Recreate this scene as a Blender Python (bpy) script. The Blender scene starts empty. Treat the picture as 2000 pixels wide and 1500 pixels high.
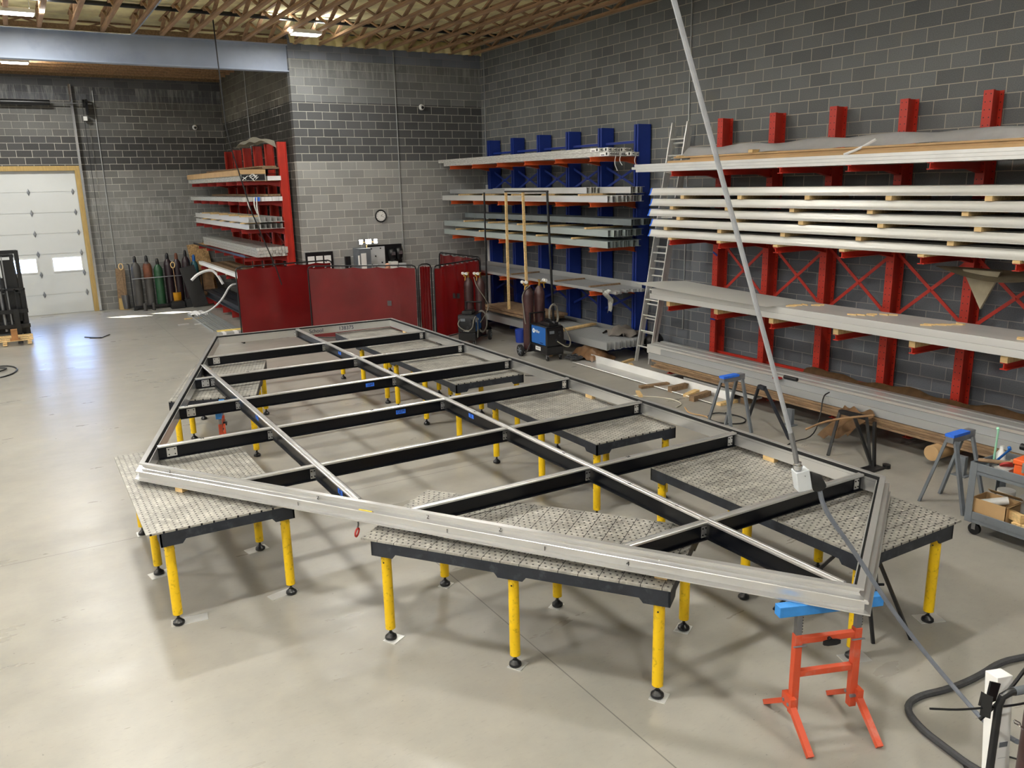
import bpy, bmesh, math, random
from mathutils import Vector as V, Matrix
random.seed(7)
S = bpy.context.scene
COL = S.collection
R = math.radians
PI = math.pi

# ------------------------------------------------------------------ helpers
def lin(c):
    return tuple(((v / 255) / 12.92 if v / 255 <= .04045 else ((v / 255 + .055) / 1.055) ** 2.4) for v in c)

class MB:
    """collects shapes and links them as ONE mesh object"""
    def __init__(s): s.bm = bmesh.new()
    def poly(s, vs, fs):
        b = [s.bm.verts.new(v) for v in vs]
        for f in fs:
            try: s.bm.faces.new([b[i] for i in f])
            except ValueError: pass
        return s
    def box(s, a, b):
        x0, y0, z0 = (min(a[i], b[i]) for i in range(3)); x1, y1, z1 = (max(a[i], b[i]) for i in range(3))
        return s.poly([(x0,y0,z0),(x1,y0,z0),(x1,y1,z0),(x0,y1,z0),(x0,y0,z1),(x1,y0,z1),(x1,y1,z1),(x0,y1,z1)],
                      [(0,3,2,1),(4,5,6,7),(0,1,5,4),(1,2,6,5),(2,3,7,6),(3,0,4,7)])
    def obox(s, c, d, rz=0, rx=0, ry=0):
        M = Matrix.Rotation(rz,4,'Z') @ Matrix.Rotation(ry,4,'Y') @ Matrix.Rotation(rx,4,'X')
        x, y, z = d[0]/2, d[1]/2, d[2]/2; c = V(c)
        vs = [c + M @ V(p) for p in ((-x,-y,-z),(x,-y,-z),(x,y,-z),(-x,y,-z),(-x,-y,z),(x,-y,z),(x,y,z),(-x,y,z))]
        return s.poly(vs, [(0,3,2,1),(4,5,6,7),(0,1,5,4),(1,2,6,5),(2,3,7,6),(3,0,4,7)])
    def prism(s, prof, p, q, u, v):
        p, q, u, v = V(p), V(q), V(u), V(v); n = len(prof)
        vs = [p + a*u + b*v for a, b in prof] + [q + a*u + b*v for a, b in prof]
        fs = [(i, (i+1) % n, n+(i+1) % n, n+i) for i in range(n)] + [tuple(range(n))[::-1], tuple(range(n, 2*n))]
        return s.poly(vs, fs)
    def bar(s, p, q, w, h=None, up=(0,0,1)):
        h = w if h is None else h; p, q = V(p), V(q); d = (q-p).normalized(); up = V(up)
        if abs(d.dot(up)) > .98: up = V((0,1,0)) if abs(d.y) < .9 else V((1,0,0))
        r = d.cross(up).normalized(); t = r.cross(d)
        return s.prism([(-w/2,-h/2),(w/2,-h/2),(w/2,h/2),(-w/2,h/2)], p, q, r, t)
    def tube(s, p, q, r, n=12, r2=None):
        p, q = V(p), V(q); d = (q-p).normalized(); r2 = r if r2 is None else r2
        a = V((0,0,1)) if abs(d.z) < .9 else V((1,0,0)); u = d.cross(a).normalized(); w = d.cross(u)
        vs = [p + r*(math.cos(t)*u + math.sin(t)*w) for t in [2*PI*i/n for i in range(n)]]
        vs += [q + r2*(math.cos(t)*u + math.sin(t)*w) for t in [2*PI*i/n for i in range(n)]]
        fs = [(i,(i+1)%n,n+(i+1)%n,n+i) for i in range(n)] + [tuple(range(n))[::-1], tuple(range(n,2*n))]
        return s.poly(vs, fs)
    def path(s, pts, r, n=8, closed=False, smooth=0):
        P = [V(p) for p in pts]
        for _ in range(smooth):
            Q = [] if closed else [P[0]]
            rng = range(len(P)) if closed else range(len(P)-1)
            for i in rng:
                a, b = P[i], P[(i+1) % len(P)]; Q += [a*.75+b*.25, a*.25+b*.75]
            if not closed: Q.append(P[-1])
            P = Q
        m = len(P); rings = []; nrm = None
        for i in range(m):
            a = P[(i-1) % m] if (i or closed) else P[i]; b = P[(i+1) % m] if (i < m-1 or closed) else P[i]
            t = (b-a).normalized()
            if nrm is None: nrm = t.cross(V((0,0,1)) if abs(t.z) < .9 else V((1,0,0))).normalized()
            nrm = (nrm - t*nrm.dot(t)).normalized(); bi = t.cross(nrm)
            rr = r[i] if isinstance(r, (list,tuple)) and not smooth else (r if not isinstance(r,(list,tuple)) else r[0])
            rings.append([s.bm.verts.new(P[i] + rr*(math.cos(2*PI*k/n)*nrm + math.sin(2*PI*k/n)*bi)) for k in range(n)])
        for i in range(m if closed else m-1):
            A, B = rings[i], rings[(i+1) % m]
            for k in range(n): s.bm.faces.new((A[k],A[(k+1)%n],B[(k+1)%n],B[k]))
        if not closed:
            s.bm.faces.new(rings[0][::-1]); s.bm.faces.new(rings[-1])
        return s
    def lathe(s, prof, c=(0,0,0), n=20, M=None):
        c = V(c); rings = []
        for r, z in prof:
            ring = []
            for k in range(n):
                p = V((r*math.cos(2*PI*k/n), r*math.sin(2*PI*k/n), z))
                if M: p = M @ p
                ring.append(s.bm.verts.new(c + p))
            rings.append(ring)
        for A, B in zip(rings, rings[1:]):
            for k in range(n): s.bm.faces.new((A[k],A[(k+1)%n],B[(k+1)%n],B[k]))
        s.bm.faces.new(rings[0][::-1]); s.bm.faces.new(rings[-1])
        return s
    def grid(s, fn, nu, nv, thick=0):
        vs = [[s.bm.verts.new(fn(i/nu, j/nv)) for j in range(nv+1)] for i in range(nu+1)]
        for i in range(nu):
            for j in range(nv): s.bm.faces.new((vs[i][j],vs[i+1][j],vs[i+1][j+1],vs[i][j+1]))
        if thick: bmesh.ops.solidify(s.bm, geom=s.bm.faces[:], thickness=thick)
        return s

def origin(o):
    t = V((0,0,0))
    while o is not None: t += o.location; o = o.parent
    return t

def obj(name, mb, mat, parent=None, bevel=0, label=None, smooth=.6):
    bmesh.ops.recalc_face_normals(mb.bm, faces=mb.bm.faces[:])
    me = bpy.data.meshes.new(name); mb.bm.to_mesh(me); mb.bm.free()
    me.materials.append(mat)
    me.polygons.foreach_set('use_smooth', [True]*len(me.polygons)); me.set_sharp_from_angle(angle=smooth)
    o = bpy.data.objects.new(name, me); COL.objects.link(o)
    if parent is not None:
        o.parent = parent; o.location = -origin(parent)
    if bevel:
        m = o.modifiers.new('bevel','BEVEL'); m.width = bevel; m.segments = 2; m.limit_method = 'ANGLE'; m.angle_limit = .8
    if label: o['label'] = label
    return o

def tag(o, label, cat, group=None):
    o['label'] = label; o['category'] = cat
    if group: o['group'] = group
    return o

def thing(name, label, cat, loc=(0,0,0), group=None):
    o = bpy.data.objects.new(name, None); o.empty_display_size = .1; COL.objects.link(o); o.location = loc
    return tag(o, label, cat, group)

def struct(name, mb, mat, label=None):
    o = obj(name, mb, mat); o['kind'] = 'structure'
    if label: o['label'] = label
    return o

def copy_tree(o, parent=None):
    c = o.copy(); COL.objects.link(c)
    if parent is not None: c.parent = parent
    for ch in list(o.children): copy_tree(ch, c)
    return c

def text(name, body, size, mat, loc, right, up, parent, extrude=.001, label=None):
    cu = bpy.data.curves.new(name, 'FONT'); cu.body = body; cu.size = size; cu.extrude = extrude
    cu.align_x = 'CENTER'; cu.align_y = 'CENTER'
    t = bpy.data.objects.new('text', cu); COL.objects.link(t)
    me = bpy.data.meshes.new_from_object(t.evaluated_get(bpy.context.evaluated_depsgraph_get()))
    bpy.data.objects.remove(t)
    r, u = V(right).normalized(), V(up).normalized(); n = r.cross(u)
    me.transform(Matrix(((r.x,u.x,n.x,loc[0]),(r.y,u.y,n.y,loc[1]),(r.z,u.z,n.z,loc[2]),(0,0,0,1))))
    me.materials.clear(); me.materials.append(mat)
    o = bpy.data.objects.new(name, me); COL.objects.link(o)
    o.parent = parent; o.location = -origin(parent)
    if label: o['label'] = label
    return o

# ------------------------------------------------------------------ materials
class NT:
    def __init__(s, name):
        s.m = bpy.data.materials.new(name); s.m.use_nodes = True
        s.t = s.m.node_tree; s.b = s.t.nodes['Principled BSDF']; s.o = s.t.nodes['Material Output']
    def n(s, typ, **kw):
        x = s.t.nodes.new(typ)
        for k, v in kw.items(): setattr(x, k, v)
        return x
    def l(s, a, b): s.t.links.new(a, b)
    def math(s, op, a, b=None, c=None):
        x = s.n('ShaderNodeMath', operation=op)
        for i, v in enumerate((a, b, c)):
            if v is None: continue
            if isinstance(v, (int,float)): x.inputs[i].default_value = v
            else: s.l(v, x.inputs[i])
        return x.outputs[0]
    def mix(s, f, a, b, blend='MIX'):
        x = s.n('ShaderNodeMix', data_type='RGBA', blend_type=blend)
        for i, v in ((0,f),(6,a),(7,b)):
            if isinstance(v, (int,float)): x.inputs[i].default_value = v
            elif isinstance(v, (tuple,list)): x.inputs[i].default_value = (*v[:3],1)
            else: s.l(v, x.inputs[i])
        return x.outputs[2]
    def noise(s, vec, scale, detail=3, rough=.55):
        x = s.n('ShaderNodeTexNoise'); x.inputs['Scale'].default_value = scale
        x.inputs['Detail'].default_value = detail; x.inputs['Roughness'].default_value = rough
        s.l(vec, x.inputs['Vector']); return x.outputs[0]
    def ramp(s, f, *stops):
        x = s.n('ShaderNodeValToRGB'); e = x.color_ramp.elements
        while len(e) < len(stops): e.new(.5)
        for k, (p, c) in zip(e, stops):
            k.position = p; k.color = (c,c,c,1) if isinstance(c,(int,float)) else (*c,1)
        s.l(f, x.inputs[0]); return x.outputs[0]
    def bump(s, h, strength=.3, dist=.01):
        x = s.n('ShaderNodeBump'); x.inputs['Strength'].default_value = strength; x.inputs['Distance'].default_value = dist
        s.l(h, x.inputs['Height']); s.l(x.outputs[0], s.b.inputs['Normal'])
    def map(s, vec, scale=(1,1,1)):
        x = s.n('ShaderNodeMapping'); x.inputs['Scale'].default_value = scale; s.l(vec, x.inputs[0]); return x.outputs[0]

def mat(name, rgb, rough=.5, metal=0., var=.15, scale=6., stretch=(1,1,1), bump=0., bscale=60., spec=.5, rvar=.0, dirt=None, dscale=9., damt=.5):
    k = NT(name); c = lin(rgb); k.b.inputs['Metallic'].default_value = metal
    k.b.inputs['Roughness'].default_value = rough; k.b.inputs['Specular IOR Level'].default_value = spec
    co = k.map(k.n('ShaderNodeTexCoord').outputs['Object'], stretch)
    f = k.noise(co, scale)
    col = k.mix(k.ramp(f, (.3,0.),(.7,1.)), tuple(v*(1-var) for v in c), tuple(min(1,v*(1+var)) for v in c))
    if dirt:
        g = k.ramp(k.noise(co, dscale, 5, .65), (.55,0.),(.68,damt)); col = k.mix(g, col, lin(dirt))
    k.l(col, k.b.inputs['Base Color'])
    if rvar: k.l(k.math('ADD', k.math('MULTIPLY', k.math('SUBTRACT', k.noise(co, scale*1.7), .5), rvar*2), rough), k.b.inputs['Roughness'])
    if bump: k.bump(k.noise(co, bscale, 4), bump)
    return k.m

def emit(name, rgb, st):
    k = NT(name); k.b.inputs['Base Color'].default_value = (.8,.8,.8,1)
    k.b.inputs['Emission Color'].default_value = (*lin(rgb),1); k.b.inputs['Emission Strength'].default_value = st
    return k.m

def block_mat(name, axis, bands):
    """8x16 concrete block; u runs along world axis, courses along Z; bands = [(z_top, rgb, mortar)] bottom up"""
    k = NT(name); k.b.inputs['Roughness'].default_value = .9; k.b.inputs['Specular IOR Level'].default_value = .2
    pos = k.n('ShaderNodeNewGeometry').outputs['Position']; sp = k.n('ShaderNodeSeparateXYZ'); k.l(pos, sp.inputs[0])
    u, z = sp.outputs[axis], sp.outputs[2]
    cb = k.n('ShaderNodeCombineXYZ'); k.l(u, cb.inputs[0]); k.l(z, cb.inputs[1])
    wob = k.n('ShaderNodeVectorMath', operation='ADD'); k.l(cb.outputs[0], wob.inputs[0])
    nz = k.n('ShaderNodeTexNoise'); nz.inputs['Scale'].default_value = 2.5; k.l(pos, nz.inputs['Vector'])
    sc = k.n('ShaderNodeVectorMath', operation='SCALE'); sc.inputs['Scale'].default_value = .012; k.l(nz.outputs['Color'], sc.inputs[0]); k.l(sc.outputs[0], wob.inputs[1])
    br = k.n('ShaderNodeTexBrick'); br.offset = .5
    for nm, v in (('Scale',1.),('Mortar Size',.0066),('Mortar Smooth',.25),('Bias',0.),('Brick Width',.4064),('Row Height',.2032)): br.inputs[nm].default_value = v
    br.inputs['Color1'].default_value = (.78,.78,.78,1); br.inputs['Color2'].default_value = (1.12,1.12,1.12,1); br.inputs['Mortar'].default_value = (1,1,1,1)
    k.l(wob.outputs[0], br.inputs['Vector'])
    zf = k.math('DIVIDE', z, 8.0)
    rb = k.n('ShaderNodeValToRGB'); rb.color_ramp.interpolation = 'CONSTANT'; rm = k.n('ShaderNodeValToRGB'); rm.color_ramp.interpolation = 'CONSTANT'
    for rr, idx in ((rb,1),(rm,2)):
        e = rr.color_ramp.elements
        while len(e) < len(bands): e.new(.5)
        z0 = 0
        for el, bd in zip(e, bands):
            el.position = z0/8.0; el.color = (*lin(bd[idx]),1); z0 = bd[0]
        k.l(zf, rr.inputs[0])
    body = k.mix(1., rb.outputs[0], br.outputs['Color'], 'MULTIPLY')
    body = k.mix(1., body, k.ramp(k.noise(pos, 90, 3), (.25,.72),(.75,1.25)), 'MULTIPLY')
    body = k.mix(k.ramp(k.noise(pos, .55, 3), (.35,0.),(.7,.35)), body, k.mix(1., body, (1.5,1.5,1.5), 'MULTIPLY'))
    return k, pos, u, z, body, rm.outputs[0], br.outputs['Fac']

def streaks(k, u, z, z1, z0, amt):
    """whitish lime runs below z1 fading out by z0"""
    cb = k.n('ShaderNodeCombineXYZ'); k.l(k.math('MULTIPLY', u, 6.), cb.inputs[0]); k.l(k.math('MULTIPLY', z, .7), cb.inputs[1])
    n = k.noise(cb.outputs[0], 1.6, 4, .7)
    fade = k.n('ShaderNodeMapRange'); fade.inputs['From Min'].default_value = z0; fade.inputs['From Max'].default_value = z1; k.l(z, fade.inputs[0])
    f = k.math('MULTIPLY', k.ramp(n, (.48,0.),(.66,1.)), k.math('MULTIPLY', fade.outputs[0], k.math('LESS_THAN', z, z1)))
    return k.math('MULTIPLY', f, amt)

# right wall: even grey block
k, pos, u, z, body, mort, fac = block_mat('block_right', 1, [(2.6,(104,108,114),(152,150,146)),(9,(112,115,116),(182,176,160))])
body = k.mix(k.ramp(k.noise(pos, .9, 2), (.66,0.),(.8,.25)), body, lin((128,118,92)))
k.l(k.mix(fac, body, mort), k.b.inputs['Base Color']); k.bump(k.math('SUBTRACT', 1., fac), .6, .006); M_block_right = k.m
# back walls: banded block with lime bloom in the joints and runs below the top course
def back(name, axis, bands, runs):
    k, pos, u, z, body, mort, fac = block_mat(name, axis, bands)
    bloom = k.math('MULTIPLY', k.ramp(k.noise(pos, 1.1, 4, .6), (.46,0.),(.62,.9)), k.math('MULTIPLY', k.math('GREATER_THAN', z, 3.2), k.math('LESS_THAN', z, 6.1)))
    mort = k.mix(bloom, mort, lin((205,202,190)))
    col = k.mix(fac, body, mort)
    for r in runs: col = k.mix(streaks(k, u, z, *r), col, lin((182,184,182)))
    k.l(col, k.b.inputs['Base Color']); k.bump(k.math('SUBTRACT', 1., fac), .6, .006); return k.m
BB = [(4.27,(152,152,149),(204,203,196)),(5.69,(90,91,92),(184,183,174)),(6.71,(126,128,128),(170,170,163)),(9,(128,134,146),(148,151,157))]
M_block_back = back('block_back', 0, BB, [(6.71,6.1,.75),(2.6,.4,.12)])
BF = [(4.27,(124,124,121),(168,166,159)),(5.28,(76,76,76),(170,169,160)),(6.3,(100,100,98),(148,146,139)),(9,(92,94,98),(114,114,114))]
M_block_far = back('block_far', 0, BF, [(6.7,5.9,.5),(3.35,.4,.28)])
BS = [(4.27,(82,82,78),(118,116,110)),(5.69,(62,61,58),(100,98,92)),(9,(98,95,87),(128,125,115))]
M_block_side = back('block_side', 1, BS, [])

# floor: ground and sealed concrete with saw-cut joints
k = NT('concrete_floor'); pos = k.n('ShaderNodeNewGeometry').outputs['Position']; sp = k.n('ShaderNodeSeparateXYZ'); k.l(pos, sp.inputs[0])
n1 = k.noise(pos, .45, 5, .6); n2 = k.noise(pos, 3.2, 6, .65); n3 = k.noise(k.map(pos,(1,3.2,1)), 14, 4, .6)
c = k.mix(k.ramp(n1, (.3,0.),(.7,1.)), lin((134,132,126)), lin((152,149,141)))
c = k.mix(k.ramp(n2, (.3,0.),(.8,.5)), c, lin((164,160,149)))
c = k.mix(k.ramp(k.noise(pos, 1.3, 6, .7), (.4,0.),(.9,.35)), c, lin((126,122,114)))
c = k.mix(k.ramp(n3, (.58,0.),(.75,.35)), c, lin((116,114,109)))
sp2 = k.noise(pos, 26, 2); c = k.mix(k.ramp(sp2, (.735,0.),(.77,.7)), c, lin((92,90,88)))
for ax, v, w in ((0,3.13,.005),(1,9.14,.005),(1,21.6,.006),(0,-2.9,.005)):
    d = k.math('ABSOLUTE', k.math('SUBTRACT', sp.outputs[ax], v)); c = k.mix(k.math('MULTIPLY', k.math('LESS_THAN', d, w), .75), c, lin((84,82,80)))
k.l(c, k.b.inputs['Base Color']); k.b.inputs['Specular IOR Level'].default_value = .5
k.l(k.math('ADD', k.math('MULTIPLY', k.noise(k.map(pos,(.5,1.6,1)), 1.6, 5, .6), .3), .17), k.b.inputs['Roughness'])
k.bump(k.math('ADD', k.math('MULTIPLY', k.noise(k.map(pos,(.6,1.4,1)), 1.8, 3), 1.), k.math('MULTIPLY', n3, .08)), .09, .02)
M_floor = k.m

M_foam = mat('spray_foam', (238,224,176), .9, var=.25, scale=2.2, bump=.8, bscale=5)
M_truss = mat('truss_lumber', (160,128,98), .75, var=.3, scale=3, stretch=(6,.5,6))
M_plate = mat('galvanised', (150,154,160), .4, .8, var=.15)
M_girder = mat('grey_primer', (158,170,190), .5, var=.1, scale=1.2, dirt=(140,152,178), dscale=.8, damt=.7)
M_white = mat('white_paint', (232,232,228), .45, var=.03, scale=1.)
M_doorw = mat('door_white', (206,209,208), .4, var=.03, scale=1.2)
M_pine = mat('pine', (214,182,128), .7, var=.22, scale=4, stretch=(8,1,8))
M_pine2 = mat('jamb_lumber', (178,150,92), .7, var=.15, scale=3, stretch=(8,8,1))
M_oldwood = mat('old_wood', (128,104,78), .75, var=.3, scale=5, stretch=(5,1,5))
M_osb = mat('osb', (176,142,96), .8, var=.45, scale=22)
M_alum = mat('mill_aluminium', (224,224,220), .36, .6, var=.06, scale=2.5, stretch=(1,1,1), rvar=.1)
M_frame = mat('frame_aluminium', (214,214,213), .32, .85, var=.05, scale=2.2, rvar=.08)
M_cove = mat('satin_panel', (196,196,190), .38, .35, var=.05, scale=1.5)
M_alumx = mat('aluminium_extrusion', (214,214,211), .42, .45, var=.08, scale=2., stretch=(1,.15,1), rvar=.08)
M_alumd = mat('dull_aluminium', (172,174,174), .5, .55, var=.12, scale=2, stretch=(1,.2,1))
M_galvg = mat('grey_galvanised', (158,168,166), .5, .25, var=.08, scale=3, stretch=(2,.4,2))
M_galvd = mat('dark_grey_steel', (112,120,122), .5, .3, var=.1, scale=3)
M_black = mat('black_paint', (16,17,20), .35, var=.2, scale=3)
M_beam = mat('black_beam', (7,9,15), .3, var=.1, scale=2, spec=.3)
M_rubber = mat('black_rubber', (18,18,19), .7, var=.2)
M_char = mat('charcoal_steel', (38,42,50), .5, .3, var=.25, scale=7, dirt=(78,82,88), damt=.35)
M_yellow = mat('yellow_enamel', (232,190,8), .4, var=.06, scale=5, dirt=(90,72,12), dscale=24, damt=.45)
M_red = mat('red_rack_paint', (186,46,30), .45, var=.08, scale=3)
M_redd = mat('dark_red_paint', (150,34,28), .5, var=.08, scale=3)
M_orange = mat('orange_rack_paint', (204,88,38), .45, var=.08, scale=3)
M_standred = mat('stand_orange', (196,76,44), .5, var=.08, scale=5, dirt=(176,140,130), dscale=5, damt=.4)
M_blue = mat('blue_rack_paint', (28,56,146), .45, var=.08, scale=3)
M_bluew = mat('blue_enamel', (26,92,168), .4, var=.05)
M_bluetape = mat('blue_tape', (40,104,216), .6, var=.12, scale=30)
M_brightblue = mat('blue_wood_paint', (52,132,206), .6, var=.12, scale=12)
M_plast = mat('clear_wrap', (206,206,200), .22, .35, var=.25, scale=16, stretch=(3,.6,3), bump=.7, bscale=22)
M_film = mat('white_film', (222,222,222), .3, var=.08, scale=3, bump=.35, bscale=7)
M_card = mat('cardboard', (178,146,104), .85, var=.1, scale=3)
M_brownpaper = mat('brown_paper', (128,98,66), .7, var=.25, scale=8, bump=.5, bscale=12)
M_greypaper = mat('kraft_scrap', (150,140,118), .8, var=.15)
M_maroon = mat('maroon_cylinder', (62,38,38), .35, var=.2, scale=4, dirt=(96,74,70), dscale=6, damt=.4)
M_maroond = mat('dark_maroon', (40,28,34), .35, var=.2, scale=4)
M_grncyl = mat('green_cylinder', (30,70,44), .4, var=.15, scale=4)
M_tealcyl = mat('teal_cylinder', (46,96,104), .4, var=.15, scale=4)
M_greycyl = mat('grey_cylinder', (66,64,62), .45, var=.25, scale=3, stretch=(1,1,.5))
M_rust = mat('rusty_steel', (104,60,40), .7, var=.3, scale=8)
M_chrome = mat('chrome', (214,216,218), .2, .95, var=.03)
M_steel = mat('bare_steel', (150,152,156), .35, .85, var=.1, scale=6)
M_greyp = mat('grey_cart_paint', (104,110,116), .5, var=.1, scale=4, dirt=(70,72,74), damt=.3)
M_hose = mat('grey_cable', (108,114,124), .5, var=.12, scale=9)
M_conduit = mat('silver_conduit', (176,180,186), .45, .3, var=.08, scale=20)
M_hose3 = mat('dusty_lead', (112,108,98), .7, var=.15)
M_hose2 = mat('dark_hose', (56,57,60), .7, var=.2, scale=30, bump=.3, bscale=90)
M_concrete_grey = mat('box_grey', (196,200,202), .5, var=.05)
M_skin = mat('skin', (214,160,132), .5, var=.06)
M_shirt = mat('work_shirt', (44,52,66), .9, var=.15, scale=8)
M_trous = mat('trousers', (48,56,74), .9, var=.15, scale=8)
M_toolbox = mat('orange_plastic', (226,96,40), .4, var=.05)
M_toolboxw = mat('dark_plastic', (34,35,38), .5, var=.15)
M_ink = mat('marker_ink', (40,46,74), .8, var=.1)
M_inkb = mat('black_ink', (26,26,28), .8, var=.1)
M_brass = mat('brass', (190,150,74), .35, .7, var=.1)
M_fabric = mat('off_white_cloth', (196,192,176), .9, var=.08, scale=4)
M_pinkbag = mat('mauve_bag', (120,92,104), .5, var=.15, scale=6)
M_led = emit('led_lens', (255,252,244), 18.)
M_work = emit('work_lamp', (255,248,232), 60.)
# brushed frame aluminium has a slight length grain
# curtain: translucent red vinyl
k = NT('red_vinyl'); co = k.n('ShaderNodeTexCoord').outputs['Object']
k.l(k.mix(k.ramp(k.noise(co, 1.4, 4), (.3,0.),(.7,1.)), lin((78,16,19)), lin((104,24,27))), k.b.inputs['Base Color'])
k.b.inputs['Roughness'].default_value = .3; k.b.inputs['Specular IOR Level'].default_value = .5
k.bump(k.noise(k.map(co,(1,1,.4)), 5, 3), .25, .02)
tr = k.n('ShaderNodeBsdfTranslucent'); tr.inputs[0].default_value = (*lin((225,28,24)),1); ms = k.n('ShaderNodeMixShader'); ms.inputs[0].default_value = .16
k.l(k.b.outputs[0], ms.inputs[1]); k.l(tr.outputs[0], ms.inputs[2]); k.l(ms.outputs[0], k.o.inputs[0]); M_vinyl = k.m
# thin window pane
k = NT('window_glass'); t1 = k.n('ShaderNodeBsdfTransparent'); gl = k.n('ShaderNodeBsdfGlossy'); gl.inputs['Roughness'].default_value = .05
ms = k.n('ShaderNodeMixShader'); ms.inputs[0].default_value = .06; k.l(t1.outputs[0], ms.inputs[1]); k.l(gl.outputs[0], ms.inputs[2]); k.l(ms.outputs[0], k.o.inputs[0]); M_glass = k.m
# perforated table tops (object space: long axis y)
def table_mat(name, slat, rgb=(124,122,116)):
    k = NT(name); co = k.n('ShaderNodeTexCoord').outputs['Object']; sp = k.n('ShaderNodeSeparateXYZ'); k.l(co, sp.inputs[0])
    def cell(v, p): return k.math('SUBTRACT', k.math('FRACT', k.math('DIVIDE', v, p)), .5)
    P = .05
    a = k.math('MULTIPLY', cell(sp.outputs[0], P), P); row = k.math('FLOOR', k.math('DIVIDE', sp.outputs[0], P))
    sh = k.math('MULTIPLY', k.math('MODULO', k.math('ABSOLUTE', row), 2.), P*.5)
    b = k.math('MULTIPLY', cell(k.math('ADD', sp.outputs[1], sh), P), P)
    d = k.math('SQRT', k.math('ADD', k.math('MULTIPLY', a, a), k.math('MULTIPLY', b, b)))
    hole = k.math('LESS_THAN', d, .0085)
    if slat:
        line = k.math('LESS_THAN', k.math('MULTIPLY', k.math('ABSOLUTE', cell(sp.outputs[1], .152)), .152), .0026)
        hole = k.math('MAXIMUM', hole, line)
    c = k.mix(k.ramp(k.noise(co, 4, 5, .65), (.3,0.),(.7,1.)), lin(rgb), lin(tuple(min(255,v*1.42) for v in rgb)))
    c = k.mix(k.ramp(k.noise(co, 19, 5, .7), (.52,0.),(.74,.8)), c, lin(tuple(min(255,v*1.7) for v in rgb)))
    k.l(k.mix(hole, c, lin((24,24,26))), k.b.inputs['Base Color'])
    k.b.inputs['Metallic'].default_value = .45
    k.l(k.math('ADD', k.math('MULTIPLY', k.noise(co, 9), .3), .3), k.b.inputs['Roughness'])
    k.bump(k.math('SUBTRACT', 1., hole), .8, .01); return k.m
M_top = table_mat('perforated_top', False); M_tops = table_mat('slatted_perforated_top', True)
# perforated rack column (object space, column along z, front face -x)
k = NT('red_perforated'); co = k.n('ShaderNodeTexCoord').outputs['Object']; sp = k.n('ShaderNodeSeparateXYZ'); k.l(co, sp.inputs[0])
fz = k.math('MULTIPLY', k.math('SUBTRACT', k.math('FRACT', k.math('DIVIDE', sp.outputs[2], .1)), .5), .1)
fy = k.math('SUBTRACT', k.math('ABSOLUTE', sp.outputs[1]), .034)
d = k.math('SQRT', k.math('ADD', k.math('MULTIPLY', fz, fz), k.math('MULTIPLY', fy, fy)))
c = k.mix(k.ramp(k.noise(co, 3), (.3,0.),(.7,1.)), lin((180,42,26)), lin((196,54,36)))
k.l(k.mix(k.math('LESS_THAN', d, .0085), c, lin((40,14,12))), k.b.inputs['Base Color']); k.b.inputs['Roughness'].default_value = .45; M_redp = k.m
# ------------------------------------------------------------------ camera
cam = bpy.data.cameras.new('camera'); co = bpy.data.objects.new('camera', cam); COL.objects.link(co)
p_, y_, r_ = .24136, .53725, -.021866
fw = V((math.sin(y_)*math.cos(p_), math.cos(y_)*math.cos(p_), -math.sin(p_))); r0 = V((math.cos(y_), -math.sin(y_), 0)); u0 = r0.cross(fw)
rt = math.cos(r_)*r0 + math.sin(r_)*u0; up = -math.sin(r_)*r0 + math.cos(r_)*u0
co.matrix_world = Matrix(((rt.x,up.x,-fw.x,0),(rt.y,up.y,-fw.y,0),(rt.z,up.z,-fw.z,3.635),(0,0,0,1)))
cam.sensor_width = 36; cam.lens = 1594.44/2000*36; cam.clip_end = 200; S.camera = co

XW, YB, YD, XS, ZT = 11.7, 21.0, 28.71, 6.35, 7.03     # right wall, clock wall, door wall, return wall, wall top
XL, YN = -19., -4.5
# ------------------------------------------------------------------ room shell
struct('floor', MB().box((XL-.3,YN-.3,-.2),(XW+.3,YD+.3,0)), M_floor)
struct('wall_right', MB().box((XW,YN,0),(XW+.2,YB+.2,7.7)), M_block_right)
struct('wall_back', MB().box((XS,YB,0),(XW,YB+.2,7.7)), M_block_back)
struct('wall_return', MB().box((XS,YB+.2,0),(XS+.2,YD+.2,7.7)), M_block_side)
DX0, DX1, DH = -1.85, 1.85, 4.28
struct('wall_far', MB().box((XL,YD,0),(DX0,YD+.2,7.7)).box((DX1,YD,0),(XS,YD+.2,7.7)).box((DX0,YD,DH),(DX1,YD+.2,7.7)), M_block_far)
struct('wall_left', MB().box((XL-.2,YN,0),(XL,YD+.2,7.7)), M_block_right)
struct('wall_near', MB().box((XL-.2,YN-.2,0),(XW+.2,YN,7.7)), M_block_far)
struct('ceiling', MB().box((XL-.2,YN-.2,7.36),(XW+.2,YD+.2,7.8)), M_foam)
# spray foam between the truss ends on top of the clock wall
m = MB(); rnd = random.Random(3)
def ledge(i, j):
    x = XS + i*(XW-XS); a = j*PI/2; r = .3 + .05*math.sin(x*9) + .04*math.sin(x*23+j*4)
    return V((x, YB+.1 - r*math.cos(a)*.9, ZT + .34*math.sin(a)*(1+.04*math.sin(x*17))))
m.grid(ledge, 120, 6); struct('trim_1', m, M_foam)
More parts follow.
